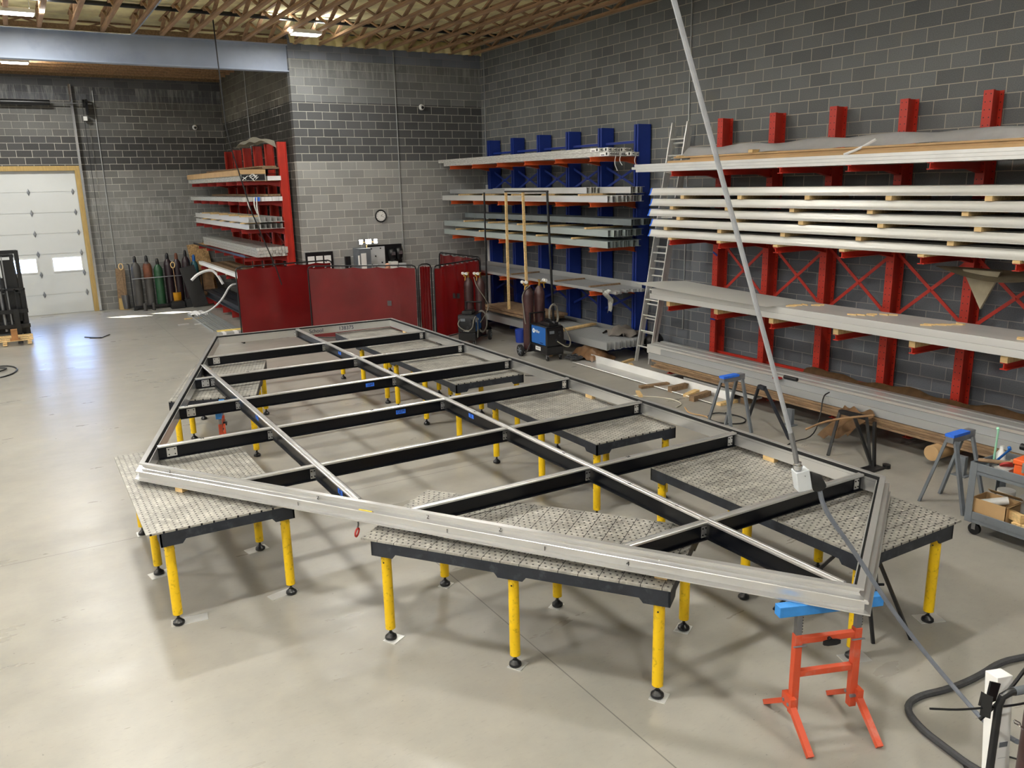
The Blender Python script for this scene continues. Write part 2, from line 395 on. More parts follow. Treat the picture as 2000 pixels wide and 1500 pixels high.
# open-web wood trusses along the shop
def truss(y0, y1):
    m = MB(); m.box((-.043,y0,7.03),(.043,y1,7.085)); m.box((-.03,y0,7.325),(.03,y1,7.355))
    n = int((y1-y0)/1.25); d = (y1-y0)/n
    for i in range(n):
        a = y0+i*d
        m.bar((0,a,7.08),(0,a+d/2,7.34),.06,.035,(0,1,0)); m.bar((0,a+d/2,7.34),(0,a+d,7.08),.075,.04,(0,1,0))
    return m
t0 = struct('ceiling_truss', truss(YN+.05, YB-.03), M_truss); t0.location.x = 11.36
for i in range(1, 49):
    t = t0.copy(); COL.objects.link(t); t.location.x = 11.36 - .605*i
def cross_truss():
    m = MB(); m.box((XL,-.043,7.03),(XS,.043,7.085)).box((XL,-.03,7.325),(XS,.03,7.355))
    n = 16; d = (XS-XL)/n
    for i in range(n):
        a = XL+i*d; m.bar((a,0,7.08),(a+d/2,0,7.34),.06,.035,(1,0,0)); m.bar((a+d/2,0,7.34),(a+d,0,7.08),.06,.035,(1,0,0))
    return m
t1 = struct('ceiling_truss', cross_truss(), M_truss); t1.location.y = 21.75
for i in range(1, 12):
    t = t1.copy(); COL.objects.link(t); t.location.y = 21.75+.6*i
struct('trim_2', MB().box((XL,YD-.06,6.98),(XS,YD,7.36)), M_oldwood)
# steel girder across the alcove
g = MB().box((XL,YB+.11,6.42),(XS,YB+.13,7.02)).box((XL,YB,6.40),(XS,YB+.25,6.425)).box((XL,YB,7.005),(XS,YB+.25,7.03))
o = struct('steel_girder', g, M_girder, 'grey steel girder spanning the alcove above the overhead door')
struct('trim_3', MB().box((XL,YB-.02,7.03),(XS,YB+.2,7.14)), M_oldwood)
c = MB().path([(XL,20.93,7.008),(2.55,20.93,7.008),(2.8,20.93,7.008),(2.88,20.85,7.008),(2.9,20.5,7.008),(2.9,14,7.008)], .016, 8, smooth=1)
tag(obj('metal_conduit', c, M_chrome), 'shiny conduit along the top of the grey girder', 'pipe')
tag(obj('sprinkler_pipe', MB().tube((XL,19.2,7.27),(XW,19.2,7.27),.045), M_black), 'black pipe crossing under the ceiling foam above the trusses', 'pipe')
# ------------------------------------------------------------------ overhead door
D = bpy.data.objects.new('door_1', None); COL.objects.link(D); D['kind'] = 'structure'; D['label'] = 'white sectional overhead door with two glowing windows'
D.location = (0,YD,0)
SH = DH/7
for i in range(7):
    z0, z1 = i*SH, (i+1)*SH; m = MB(); y0, y1 = YD+.05, YD+.1
    if i != 2: m.box((DX0,y0,z0),(DX1,y1,z1)); m.box((DX0+.01,y0-.01,z0+.008),(DX1-.01,y0,z1-.008))
    else:
        wz0, wz1 = 1.315, 1.70; xs = [DX0]
        for w0 in (-.3,.92): xs += [w0, w0+.76]
        xs.append(DX1)
        m.box((DX0,y0,z0),(DX1,y1,wz0)); m.box((DX0,y0,wz1),(DX1,y1,z1))
        for a, b in zip(xs[0::2], xs[1::2]): m.box((a,y0,wz0),(b,y1,wz1))
    obj('door_panel', m, M_doorw, D)
for w0 in (-.3,.92):
    f = obj('window_frame', MB().box((w0-.03,YD+.03,1.285),(w0+.79,YD+.05,1.315)).box((w0-.03,YD+.03,1.70),(w0+.79,YD+.05,1.73)).box((w0-.03,YD+.03,1.315),(w0,YD+.05,1.70)).box((w0+.76,YD+.03,1.315),(w0+.79,YD+.05,1.70)), M_white, D)
    obj('window_pane', MB().box((w0,YD+.07,1.315),(w0+.76,YD+.075,1.70)), M_glass, f)
for i in range(1,7):
    for x in (-.55,.55,1.72):
        z = i*SH
        obj('hinge', MB().poly([(x-.045,YD+.03,z),(x,YD+.03,z-.11),(x+.045,YD+.03,z),(x,YD+.03,z+.11),(x-.03,YD+.015,z),(x,YD+.015,z-.05),(x+.03,YD+.015,z),(x,YD+.015,z+.05)],
            [(0,1,5,4),(1,2,6,5),(2,3,7,6),(3,0,4,7),(4,5,6,7),(0,3,2,1)]), M_plate, D)
struct('trim_4', MB().box((DX1,YD-.04,0),(DX1+.14,YD,DH+.14)), M_pine2)
struct('trim_5', MB().box((DX0-.14,YD-.04,DH),(DX1,YD,DH+.14)).box((DX0-.14,YD-.04,0),(DX0,YD,DH)), M_pine2)
t = thing('door_track', 'vertical steel track beside the white overhead door', 'door track', (2.02,YD-.1,0))
obj('rail', MB().prism([(0,0),(.07,0),(.07,.05),(.06,.05),(.06,.01),(.01,.01),(.01,.05),(0,.05)], (1.98,YD-.14,.02),(1.98,YD-.14,6.75),(1,0,0),(0,-1,0)), M_chrome, t)
m = MB()
for i in range(9): m.box((1.99,YD-.14,.5+i*.7),(2.05,YD-.04,.54+i*.7))
obj('bracket', m, M_plate, t)
t = thing('torsion_drum', 'dark torsion shaft and spring above the overhead door', 'door spring', (0,YD-.25,6.2))
obj('spring', MB().tube((-1.9,YD-.25,6.2),(1.45,YD-.25,6.2),.075), M_black, t); obj('shaft', MB().tube((-2.1,YD-.25,6.2),(2.55,YD-.25,6.2),.016,8), M_steel, t)
obj('chain_hoist', MB().tube((2.3,YD-.25,6.2),(2.36,YD-.25,6.2),.12).tube((2.3,YD-.2,6.2),(2.3,YD-.2,1.2),.008,6), M_black, t)
obj('bracket', MB().box((2.38,YD-.3,5.9),(2.44,YD-.02,6.32)), M_black, t); obj('gearbox', MB().box((2.28,YD-.22,5.72),(2.38,YD-.1,5.84)), M_white, t)
# wall conduits
for nm, a, b, lab in (('a',(2.63,YD-.02,.7),(2.63,YD-.02,6.6),'thin conduit on the far wall right of the overhead door'),
                  ('b',(9.12,YB-.02,1.3),(9.12,YB-.02,7.0),'thin conduit on the back wall right of the clock'),
                  ('c',(XW-.02,20.75,0),(XW-.02,20.75,7.05),'thin conduit in the corner behind the blue rack'),
                  ('d',(XW-.02,12.6,.6),(XW-.02,12.6,7.35),'thin conduit on the right wall behind the ladder'),
                  ('e',(6.33,25.3,4.6),(6.33,25.3,7.0),'thin conduit above the far red rack')):
    tag(obj('wall_conduit', MB().tube(a, b, .014, 8), M_alumd), lab, 'pipe', 'conduits on the walls')
tag(obj('downpipe', MB().tube((XW-.12,20.55,0),(XW-.12,20.55,3.6),.05), M_white), 'white pipe standing in the corner behind the blue rack', 'pipe')
# ------------------------------------------------------------------ lamps and daylight
def led(x, y, z, lab):
    t = thing('ceiling_light', lab, 'ceiling light', (x,y,z), 'LED high-bay lights')
    obj('housing', MB().box((x-.33,y-.17,z+.02),(x+.33,y+.17,z+.09)).box((x-.25,y-.05,z+.09),(x+.25,y+.05,z+.13)), M_white, t, .01)
    obj('lens', MB().box((x-.3,y-.15,z+.005),(x+.3,y+.15,z+.02)), M_led, t)
    obj('hanger', MB().tube((x-.25,y,z+.12),(x-.25,y,7.35),.006,6).tube((x+.25,y,z+.12),(x+.25,y,7.35),.006,6), M_steel, t)
led(.62,19.2,6.95,'glowing LED panel above the girder at top left of the photo'); led(6.25,19.2,6.95,'glowing LED panel near the end of the girder by the clock wall'); led(.66,26.2,6.95,'glowing LED panel in the alcove beneath the grey girder')
WX = {-16.4:330, -10.75:330, -5.1:300, .62:250, 6.25:150}
for x in WX:
    for y in (-2.,5.1,12.2,19.2,26.2):
        if x > 6 and y > 20: continue
        e = WX[x]*(1 if y < 15 else .62)
        for nm, en, z, sx, sy, fl in (('lamp',e,6.94,.6,.3,0),('ceiling_fill',e*.55,6.99,1.1,.1,PI)):  # second, upward light is an added fill that brightens foam and trusses
            l = bpy.data.lights.new(nm,'AREA'); l.shape = 'RECTANGLE'; l.size = sx; l.size_y = sy; l.energy = en; l.color = (1,.99,.955)
            o = bpy.data.objects.new(nm, l); COL.objects.link(o); o.location = (x,y,z); o.rotation_euler.x = fl
sun = bpy.data.lights.new('sun','SUN'); sun.energy = 90; sun.angle = .009; sun.color = (1,.95,.86)
o = bpy.data.objects.new('sun', sun); COL.objects.link(o); d = V((2.55,-2.1,-1.5)); o.rotation_euler = d.to_track_quat('-Z','Y').to_euler(); o.location = (-4,34,6)
w = bpy.data.worlds.new('sky'); S.world = w; w.use_nodes = True
bg = w.node_tree.nodes['Background']; bg.inputs[0].default_value = (.3,.5,1,1); bg.inputs[1].default_value = 30
S.view_settings.view_transform = 'Standard'; S.view_settings.look = 'None'; S.view_settings.exposure = .12; S.view_settings.gamma = 1; S.view_settings.use_curve_mapping = False

# ------------------------------------------------------------------ welding tables
def make_table(mt, over):
    """over = overhang of the top on (-x,+x,-y,+y)"""
    t = thing('welding_table', 'x', 'welding table', (0,0,0), 'welding tables under the frame')
    ax, ay = .56, 1.2
    obj('table_top', MB().box((-ax-over[0],-ay-over[2],.886),(ax+over[1],ay+over[3],.902)), mt, t)
    def side(n, L, legs, P, u):       # apron with deeper pads at the legs
        pr = [(-L,0)]; cuts = [(q-.1,q+.1) for q in legs]; z1, z2 = -.085, -.122
        pts = []
        x = -L; pts.append((-L, z2 if cuts and cuts[0][0] <= -L else z1))
        for a, b in cuts:
            a, b = max(a,-L), min(b,L)
            if a > -L: pts += [(a-.03,z1),(a,z2)]
            else: pts[0] = (-L,z2)
            if b < L: pts += [(b,z2),(b+.03,z1)]
            else: pts.append((L,z2))
        if pts[-1][0] < L: pts.append((L,z1))
        m.prism([(-L,0)] + pts + [(L,0)], P, V(P)+V(n)*-.014, u, (0,0,1))
    m = MB()
    side((-1,0,0), ay, (-1.11,0,1.11), (-ax,0,.886), (0,1,0)); side((1,0,0), ay, (-1.11,0,1.11), (ax,0,.886), (0,1,0))
    side((0,-1,0), ax, (-.49,.49), (0,-ay,.886), (1,0,0)); side((0,1,0), ax, (-.49,.49), (0,ay,.886), (1,0,0))
    for y in (-.55,0,.55): m.box((-ax+.02,y-.01,.8),(ax-.02,y+.01,.885))
    obj('apron', m, M_char, t)
    for y in (-1.11,0,1.11):
        for x in (-.49,.49):
            l = obj('leg', MB().lathe([(.041,.1),(.041,.77),(.034,.772)], (x,y,0), 18), M_yellow, t)
            obj('levelling_foot', MB().lathe([(.045,.006),(.05,.014),(.047,.03),(.024,.05),(.02,.058),(.012,.06),(.012,.1),(.036,.1),(.036,.106)], (x,y,0), 16), M_black, l)
            obj('lock_bolt', MB().tube((x-.043,y,.7),(x+.043,y,.7),.007,8), M_black, l)
    return t
TB = [(M_top,(.1,0,0,0),(1.24,8.07),0,'perforated welding table under the left pointed corner of the frame'),
      (M_tops,(0,0,.09,0),(3.255,5.135),R(-143.6),'slatted perforated welding table standing askew at front centre'),
      (M_tops,(0,.1,0,0),(5.6,4.63),0,'slatted perforated welding table under the frame corner beside the tool cart'),
      (M_top,(0,0,0,0),(5.6,7.91),0,'perforated welding table in the right row, next behind the right front table'),
      (M_top,(0,0,0,0),(5.6,11.2),0,'perforated welding table in the right row, third from the camera'),
      (M_top,(0,0,0,0),(5.6,13.87),0,'perforated welding table at the far end of the right row'),
      (M_tops,(0,0,0,0),(2.36,12.38),R(-18),'slatted welding table under the far left side of the frame')]
for mt, ov, (x,y), a, lab in TB:
    t = make_table(mt, ov); t['label'] = lab; t.location = (x,y,0); t.rotation_euler.z = a
# aluminium packing plates under the table feet
for (x,y,a,l,w_,lab) in ((.84,6.98,R(-8),.3,.12,'aluminium plate under the nearest left foot of the left table'),(1.66,7.0,R(14),.26,.11,'aluminium plate under the right front foot of the left table'),
    (1.7,8.1,R(10),.22,.13,'aluminium plate under the right middle foot of the left table'),(.77,8.06,R(10),.22,.15,'aluminium plate under the left middle foot of the left table'),(.77,9.2,0,.16,.14,'aluminium plate under the far left foot of the left table'),
    (2.22,5.72,R(30),.14,.12,'small square shim under the left front foot of the front table'),(2.88,4.84,R(30),.13,.12,'small square shim under the front middle foot of the front table'),(3.53,3.94,R(30),.13,.12,'small square shim under the right front foot of the front table'),
    (3.0,6.32,R(30),.12,.1,'small shim under the rear left foot of the front table'),(3.64,5.43,R(30),.12,.1,'small shim under the rear middle foot of the front table'),(4.31,4.54,R(30),.14,.12,'small shim under the rear right foot of the front table'),
    (6.14,3.54,R(-24),.22,.14,'flat plate under the right front foot of the right front table'),(5.12,3.5,R(-20),.22,.13,'flat plate under the foot behind the orange stand')):
    tag(obj('shim_plate', MB().obox((x,y,.003),(l,w_,.006),a), M_alum), lab, 'metal plate', 'shims under the table feet')

# ------------------------------------------------------------------ the big aluminium frame
ZF = 1.10
F = thing('metal_framework', 'large five-sided aluminium frame with black cross beams laid across yellow-legged tables', 'metal frame', (3.6,8.4,.945))
CR = [V((.72,8.23)),V((2.81,15.06)),V((6.16,14.92)),V((6.17,4.07)),V((4.28,2.90))]       # outer top edge, clockwise
def nrm(a, b): d = (b-a).normalized(); return V((-d.y, d.x))                                # points outward
MI = []
for i in range(5):
    n1 = nrm(CR[i-1],CR[i]); n2 = nrm(CR[i],CR[(i+1)%5]); MI.append((n1+n2)/(1+n1.dot(n2)))
PROF = [(-.045,0),(0,0),(0,-.014),(-.022,-.02),(-.028,-.042),(-.014,-.056),(.032,-.064),(.036,-.068),(.036,-.084),(.012,-.088),(.012,-.134),(.052,-.143),(.052,-.153),(-.045,-.153)]
def ring(i, prof):
    j = (i+1) % 5; m = MB(); n = len(prof); vs = []
    for c, mi in ((CR[i],MI[i]),(CR[j],MI[j])):
        for o_, z in prof: q = c + mi*o_; vs.append((q.x,q.y,ZF+z))
    m.poly(vs, [(k,(k+1)%n,n+(k+1)%n,n+k) for k in range(n)] + [tuple(range(n)), tuple(range(n,2*n))]); return m
rails = [obj('edge_rail', ring(i, PROF), M_frame, F, label=('left','back','right','right front','long front')[i]+' edge rail') for i in range(5)]
for i in range(5):
    obj('gasket', ring(i, [(-.045,-.006),(-.046,-.006),(-.046,-.05),(-.072,-.05),(-.072,-.052),(-.045,-.052)]), M_rubber, F)
    obj('inner_plate', ring(i, [(-.064,-.03),(-.072,-.03),(-.072,-.152),(-.064,-.152)]), M_frame, F)
def hitx(y, side):      # inner face of the frame at a given y
    pts = [CR[i]+MI[i]*-.073 for i in range(5)]; xs = []
    for i in range(5):
        a, b = pts[i], pts[(i+1)%5]
        if (a.y-y)*(b.y-y) < 0: xs.append(a.x+(b.x-a.x)*(y-a.y)/(b.y-a.y))
    return min(xs) if side < 0 else max(xs)
def hity(x):
    pts = [CR[i]+MI[i]*-.073 for i in range(5)]; ys = []
    for i in range(5):
        a, b = pts[i], pts[(i+1)%5]
        if (a.x-x)*(b.x-x) < 0: ys.append(a.y+(b.y-a.y)*(x-a.x)/(b.x-a.x))
    return min(ys), max(ys)
BT = ZF-.012
def beam(p, q, wide=.066):
    b = obj('cross_beam' if abs(q[0]-p[0]) > .2 and abs(q[1]-p[1]) < .2 else 'long_beam', MB().bar((*p,BT-.078),(*q,BT-.078),.012,.128).bar((*p,BT-.144),(*q,BT-.144),wide,.008).bar((*p,BT-.016),(*q,BT-.016),wide-.004,.005), M_beam, F)
    d = (V(q)-V(p)).normalized(); s_ = V((-d.y,d.x))
    obj('top_cap', MB().prism([(-wide/2,-.014),(-wide/2,0),(-wide/2+.006,.004),(-.006,.004),(-.004,.001),(.004,.001),(.006,.004),(wide/2-.006,.004),(wide/2,0),(wide/2,-.014)], (*p,BT-.004),(*q,BT-.004),(s_.x,s_.y,0),(0,0,1)), M_frame, b)
YS = [4.26,5.76,7.26,8.76,10.26,11.76,13.26]
X1, X2 = 4.27, 2.16
def plate(x, y, nx, ny, w_=.06):      # bolted cleat lying against a beam web, facing (nx,ny)
    s_ = V((-ny,nx)); c = V((x,y)) + V((nx,ny))*.009
    k = obj('cleat', MB().prism([(-w_/2,-.05),(w_/2,-.05),(w_/2,.045),(-w_/2,.045)], (c.x,c.y,BT-.08),(c.x+nx*.006,c.y+ny*.006,BT-.08),(s_.x,s_.y,0),(0,0,1)), M_frame, F)
    m = MB()
    for a in (-.3,.3):
        for b in (-.028,.026): q = c + s_*a*w_; m.tube((q.x+nx*.006,q.y+ny*.006,BT-.08+b),(q.x+nx*.012,q.y+ny*.012,BT-.08+b),.007,8)
    obj('bolt', m, M_black, k)
for y in YS:
    xa, xb = hitx(y,-1), hitx(y,1)
    cuts = [xa] + [x for x in (X2,X1) if xa+.1 < x < xb-.1] + [xb]
    for a, b in zip(cuts, cuts[1:]):
        beam((a+(.034 if a != xa else 0),y),(b-(.034 if b != xb else 0),y))
    plate(xb-.07, y, 0, -1, .06)
    if y > 8.5: plate(xa+.13, y, 0, -1, .1)
    for x in cuts[1:-1]: plate(x-.055, y, 0, -1, .05)
for x in (X1,X2):
    a, b = hity(x); beam((x,a),(x,b))
plate(X1-.05, hity(X1)[1]-.06, -1, 0, .08); 
# strips of blue tape with scribbles on the webs
for k, (x, y, nx) in enumerate(((3.86,10.26,0),(3.66,8.76,0),(X1,8.1,-1),(X2,6.62,-1),(X1,12.6,-1),(X2,9.5,-1))):
    if nx == 0: pl = obj('tape_label', MB().box((x-.06,y-.009,BT-.1),(x+.06,y-.0065,BT-.05)), M_bluetape, F); text('scribble','GEM' if k else '10M',.05,M_inkb,(x,y-.0095,BT-.075),(1,0,0),(0,0,1),pl)
    else: pl = obj('tape_label', MB().box((x-.009,y-.06,BT-.1),(x-.0065,y+.06,BT-.05)), M_bluetape, F); text('scribble','I2',.05,M_inkb,(x-.0095,y,BT-.075),(0,-1,0),(0,0,1),pl)
# handwriting on the inner face of the back rail
a, b = CR[1]+MI[1]*-.074, CR[2]+MI[2]*-.074; dd = (b-a).normalized()
for s_, x in (('School',4.62),('138375',5.2)):
    y = a.y+(b.y-a.y)*(x-a.x)/(b.x-a.x)-.003; text('handwriting', s_, .1, M_ink, (x,y,ZF-.09), (dd.x,dd.y,0), (0,0,1), F)
# marker strokes on the long front rail and the beam caps
a, b = CR[0], CR[4]; dd = (b-a).normalized(); nn = nrm(CR[4],CR[0])
for t_, s_, zo, oo in ((.06,'2',-.036,-.013),(.33,'2',-.036,-.013),(.5,'2',-.036,-.013),(.6,'2',-.036,-.013),(.3,'1',-.11,.02),(.53,'1',-.11,.02),(.66,'1',-.11,.02),(.76,'4',-.11,.02)):
    q = a+(b-a)*t_+nn*oo; text('marker_stroke', s_, .05, M_inkb, (q.x,q.y,ZF+zo), (dd.x,dd.y,0), (0,0,1), F)
for x, y in ((3.3,8.76),(2.6,11.76),(1.5,10.26),(1.4,8.76),(4.7,5.76)):
    text('marker_stroke', '29', .045, M_inkb, (x,y,BT+.0015), (1,0,0), (0,1,0), F)
for y in (6.2,5.2,4.6,8.0): text('marker_stroke', '51', .045, M_inkb, (X1,y,BT+.0015), (1,0,0), (0,1,0), F)
# timber blocks carrying the frame on the tables
for (x,y,a,lab) in ((1.04,7.80,R(-57),'small timber block under the long rail on the left table'),(3.62,4.03,R(-57),'small timber block under the long rail on the front table'),(6.128,5.3,0,'timber block under the right rail on the right front table'),
                (6.128,8.3,0,'timber block under the right rail on the second right table'),(6.128,12.,0,'timber block under the right rail on the third right table'),(6.128,14.2,0,'timber block under the right rail on the farthest right table'),(2.25,13.0,R(73),'timber block under the left rail on the far left table')):
    tag(obj('timber_block', MB().obox((x,y,.902+.0225),(.06 if x > 6 else .09,.14,.045),a), M_pine), lab, 'wood block', 'timber blocks under the frame')
# marking pencil on the ledge, and a red clamp hanging from the rail
t = thing('pencil', 'yellow marking pencil lying on the ledge of the front rail', 'pencil', (2.13,6.13,1.03))
q = CR[0]+(CR[4]-CR[0])*.4; nn2 = nn; a3 = V((q.x+nn.x*.02,q.y+nn.y*.02,ZF-.061)); d3 = V((dd.x,dd.y,0))
obj('barrel', MB().tube(a3, a3+d3*.13, .006, 6), mat('pencil_yellow',(226,196,40),.4), t); obj('tip', MB().tube(a3+d3*.13, a3+d3*.15, .006, 6, .001), M_oldwood, t)
# ------------------------------------------------------------------ cantilever racks
def i_upright(depth, w, h, mt):
    return MB().box((0,-w/2,0),(.014,w/2,h)).box((.014,-.007,0),(depth-.014,.007,h)).box((depth-.014,-w/2,0),(depth,w/2,h)).box((.014,-w/2,0),(.05,-w/2+.01,h)).box((.014,w/2-.01,0),(.05,w/2,h)).box((0,-w/2-.03,0),(depth,w/2+.03,.012))
def arm_mb(x0, x1, y, z, h0, h1, w=.09, side=-1):
    """tapered I arm from column x0 to tip x1, top at z+h0"""
    m = MB(); zt = z+h0
    m.prism([(0,0),(x1-x0,0),(x1-x0,-h1),((x1-x0)*.25,-h1),(0,-h0-.03)], (x0,y-.006,zt), (x0,y+.006,zt), (1,0,0), (0,0,1))
    m.box((x0,y-w/2,zt-.01),(x1,y+w/2,zt)); m.bar((x0+(x1-x0)*.25,y,zt-h1),(x1,y,zt-h1),w,.01); m.bar((x0,y,zt-h0-.03),(x0+(x1-x0)*.25,y,zt-h1),w,.01)
    return m
def rack(name, label, xf, ys, mt_col, mt_arm, tiers, tip, h, depth, w, braces, mt_br, perf=True, base=True, sgn=1):
    t = thing(name, label, 'cantilever rack', (xf+sgn*depth/2, sum(ys)/len(ys), 0))
    proto = None
    for y in ys:
        if proto is None:
            u = obj('column', i_upright(depth, w, h, mt_col) if perf else MB().box((0,-w/2,0),(depth,-w/2+.012,h)).box((0,w/2-.012,0),(depth,w/2,h)).box((0,-w/2,0),(.012,-.02,h)).box((0,.02,0),(.012,w/2,h)).box((.03,-w/2,0),(.042,w/2,h)).box((depth-.012,-w/2,0),(depth,w/2,h)), mt_col, t); proto = u
        else: u = proto.copy(); COL.objects.link(u)
        u.location = V((xf,y,0)) - t.location
        if sgn < 0: u.rotation_euler.z = PI
        for z in tiers: 
            a = obj('arm', arm_mb(xf, tip, y, z, .115, .085), mt_arm, t)
        if base: obj('base_arm', arm_mb(xf, tip+(.05 if perf else .26)*sgn, y, .02, .25, .2, .11), mt_col if not perf else mt_arm, t)
    for ya, yb in zip(ys, ys[1:]):
        for za, zb in braces:
            xb = xf+sgn*.12; m = MB()
            m.bar((xb,ya,za),(xb,yb,zb),.05,.012,(1,0,0)); m.bar((xb+sgn*.015,ya,zb),(xb+sgn*.015,yb,za),.05,.012,(1,0,0))
            m.tube((xb-.02,(ya+yb)/2,(za+zb)/2),(xb+.03,(ya+yb)/2,(za+zb)/2),.014,8)
            obj('cross_brace', m, mt_br, t)
        for z in (.35, braces[0][1]+.05 if perf else 4.42): obj('tie_bar', MB().bar((xf+sgn*.13,ya,z),(xf+sgn*.13,yb,z),.04,.05), mt_br, t)
    return t
YR = [11.4-1.22*i for i in range(7)]
RR = rack('cantilever_rack','orange-red cantilever rack with perforated columns along the right wall',11.34,YR,M_redp,M_red,(3.665,2.455,1.245),10.2,4.7,.26,.13,((1.45,2.5),),M_red)
YBL = [20.0-1.245*i for i in range(6)]
RB = rack('cantilever_rack','blue cantilever rack with orange arms beside the back corner',11.33,YBL,M_blue,M_orange,(3.995,3.095,2.185,1.28),10.15,4.76,.33,.15,((3.45,3.95),(.75,1.25)),M_blue,perf=False)
YL = [21.62+1.19*i for i in range(6)]
RL = rack('cantilever_rack','red cantilever rack against the return wall in the far alcove',6.06,YL,M_red,M_redd,(3.70,3.20,2.50,1.80,1.15),4.98,4.78,.22,.13,((2.0,2.45),),M_redd,sgn=1)
# little blue paint marks on the first red column
for z, r in ((2.25,.5),(1.0,0)): obj('paint_mark', MB().obox((11.335,11.4,z),(.008,.125,.035),0,r), M_blue, RR)

# ------------------------------------------------------------------ stock on the racks
def along(mb_fn, name, mt, label, cat, group, spots, bevel=0):
    """one prototype built at the origin, then copies at (x,y,z); spots items (x,y,z[,label])"""
    p = obj(name, mb_fn, mt, None, bevel); out = []
    for i, s in enumerate(spots):
        o = p if i == 0 else copy_tree(p)
        o.location = s[:3]; tag(o, s[3] if len(s) > 3 else label, cat, group); out.append(o)
    return out
def chan(w, h, L, t=.006): return MB().prism([(0,0),(w,0),(w,t),(t,t),(t,h-t),(w,h-t),(w,h),(0,h)], (0,0,0), (0,L,0), (1,0,0), (0,0,1))
def boxtube(w, h, L): return MB().prism([(0,0),(w,0),(w,h),(0,h)], (0,.004,0), (0,L,0), (1,0,0), (0,0,1)).box((0,0,0),(w,.006,.004)).box((0,0,h-.004),(w,.006,h)).box((0,0,0),(.004,.006,h)).box((w-.004,0,0),(w,.006,h))
def angle(w, h, L, t=.008): return MB().prism([(0,0),(w,0),(w,t),(t,t),(t,h),(0,h)], (0,0,0), (0,L,0), (1,0,0), (0,0,1))
def tee(w, h, L, t=.007): return MB().prism([(0,0),(w,0),(w,t),(w/2+t/2,t),(w/2+t/2,h),(w/2-t/2,h),(w/2-t/2,t),(0,t)], (0,0,0), (0,L,0), (1,0,0), (0,0,1))
def row(n, x0, dx, z, y, rs, jit=.06): return [(x0+i*dx, y+rs.uniform(-jit,jit), z) for i in range(n)]
rs = random.Random(5)
G = 'stock on the blue rack'
# blue rack, top shelf: tubes in crinkled wrap with printed end labels
tb = obj('wrapped_tube', boxtube(.085,.085,7.3), M_plast)
for lab_x in (.02,): 
    lb = obj('end_label', MB().box((.006,-.004,.012),(.079,.0,.076)).box((-.003,.02,.01),(0,.3,.078)), M_white, tb)
    obj('print', MB().box((.02,-.006,.03),(.05,-.004,.05)).box((.056,-.006,.02),(.07,-.004,.066)).box((-.005,.05,.02),(-.003,.1,.07)).box((-.005,.15,.02),(-.003,.26,.035)), M_inkb, lb)
for i in range(20):
    o = tb if i == 0 else copy_tree(tb); k = i % 10
    o.location = (10.27+k*.092, 13.28+rs.uniform(-.12,.12)+(.25 if i >= 10 else 0)+k*.02, 4.112+(.088 if i >= 10 else 0))
    tag(o, 'wrapped tube in the %s layer on the top shelf of the blue rack' % ('lower','upper')[i//10], 'metal tube', G)
# second shelf: aluminium channels
along(chan(.062,.128,7.4), 'aluminium_channel', M_alumx, 'aluminium channel in the lower layer on the blue rack\'s second shelf', 'metal channel', G, row(14,10.25,.069,3.215,13.3,rs))
along(chan(.062,.125,5.6), 'aluminium_channel', M_alumx, 'long aluminium channel in the upper layer on the blue rack\'s second shelf', 'metal channel', G, row(6,10.78,.069,3.385,13.25,rs))
along(chan(.062,.125,3.4), 'aluminium_channel', M_alum, 'short bright aluminium channel at the front of the second shelf\'s upper layer', 'metal channel', G, row(4,10.48,.069,3.385,14.3,rs))
along(chan(.062,.11,3.0), 'aluminium_channel', M_alumd, 'dull short channel at the far end of the second shelf\'s upper layer', 'metal channel', G, row(4,10.5,.069,3.385,17.8,rs))
# third shelf: grey purlins in three layers
along(chan(.066,.135,7.4,.004), 'grey_purlin', M_galvg, 'pale grey purlin in the bottom layer on the blue rack\'s third shelf', 'purlin', G, row(13,10.26,.073,2.305,13.38,rs))
along(chan(.066,.135,7.4,.004), 'grey_purlin', M_galvg, 'pale grey purlin in the middle layer on the blue rack\'s third shelf', 'purlin', G, row(13,10.28,.073,2.53,13.3,rs))
along(chan(.066,.125,7.1,.004), 'grey_purlin', M_galvd, 'dark grey purlin in the top layer on the blue rack\'s third shelf', 'purlin', G, row(8,10.6,.073,2.755,13.02,rs))
# fourth shelf: thin tubes, flat bars and one big angle
along(boxtube(.05,.06,6.6), 'aluminium_tube', M_alumd, 'thin aluminium tube in the flat row on the blue rack\'s fourth shelf', 'metal tube', G, row(14,10.24,.056,1.40,13.15,rs,.15))
along(angle(.16,.16,6.6), 'big_angle', M_alumd, 'x', 'metal angle', None, [(11.06,13.2,1.41,'large aluminium angle behind the thin tubes on the blue rack')])
# bottom shelf: heavy angles
along(angle(.06,.16,6.4), 'bar_angle', M_alumd, 'heavy dull aluminium angle lying on the bottom arms of the blue rack', 'metal angle', G, row(11,9.98,.095,.29,12.95,rs,.03))
along(MB().box((0,0,0),(.012,5.6,.2)), 'side_plate', M_alumd, 'x', 'metal plate', None, [(11.18,13.2,.29,'long plate on edge at the back of the blue rack bottom shelf')])
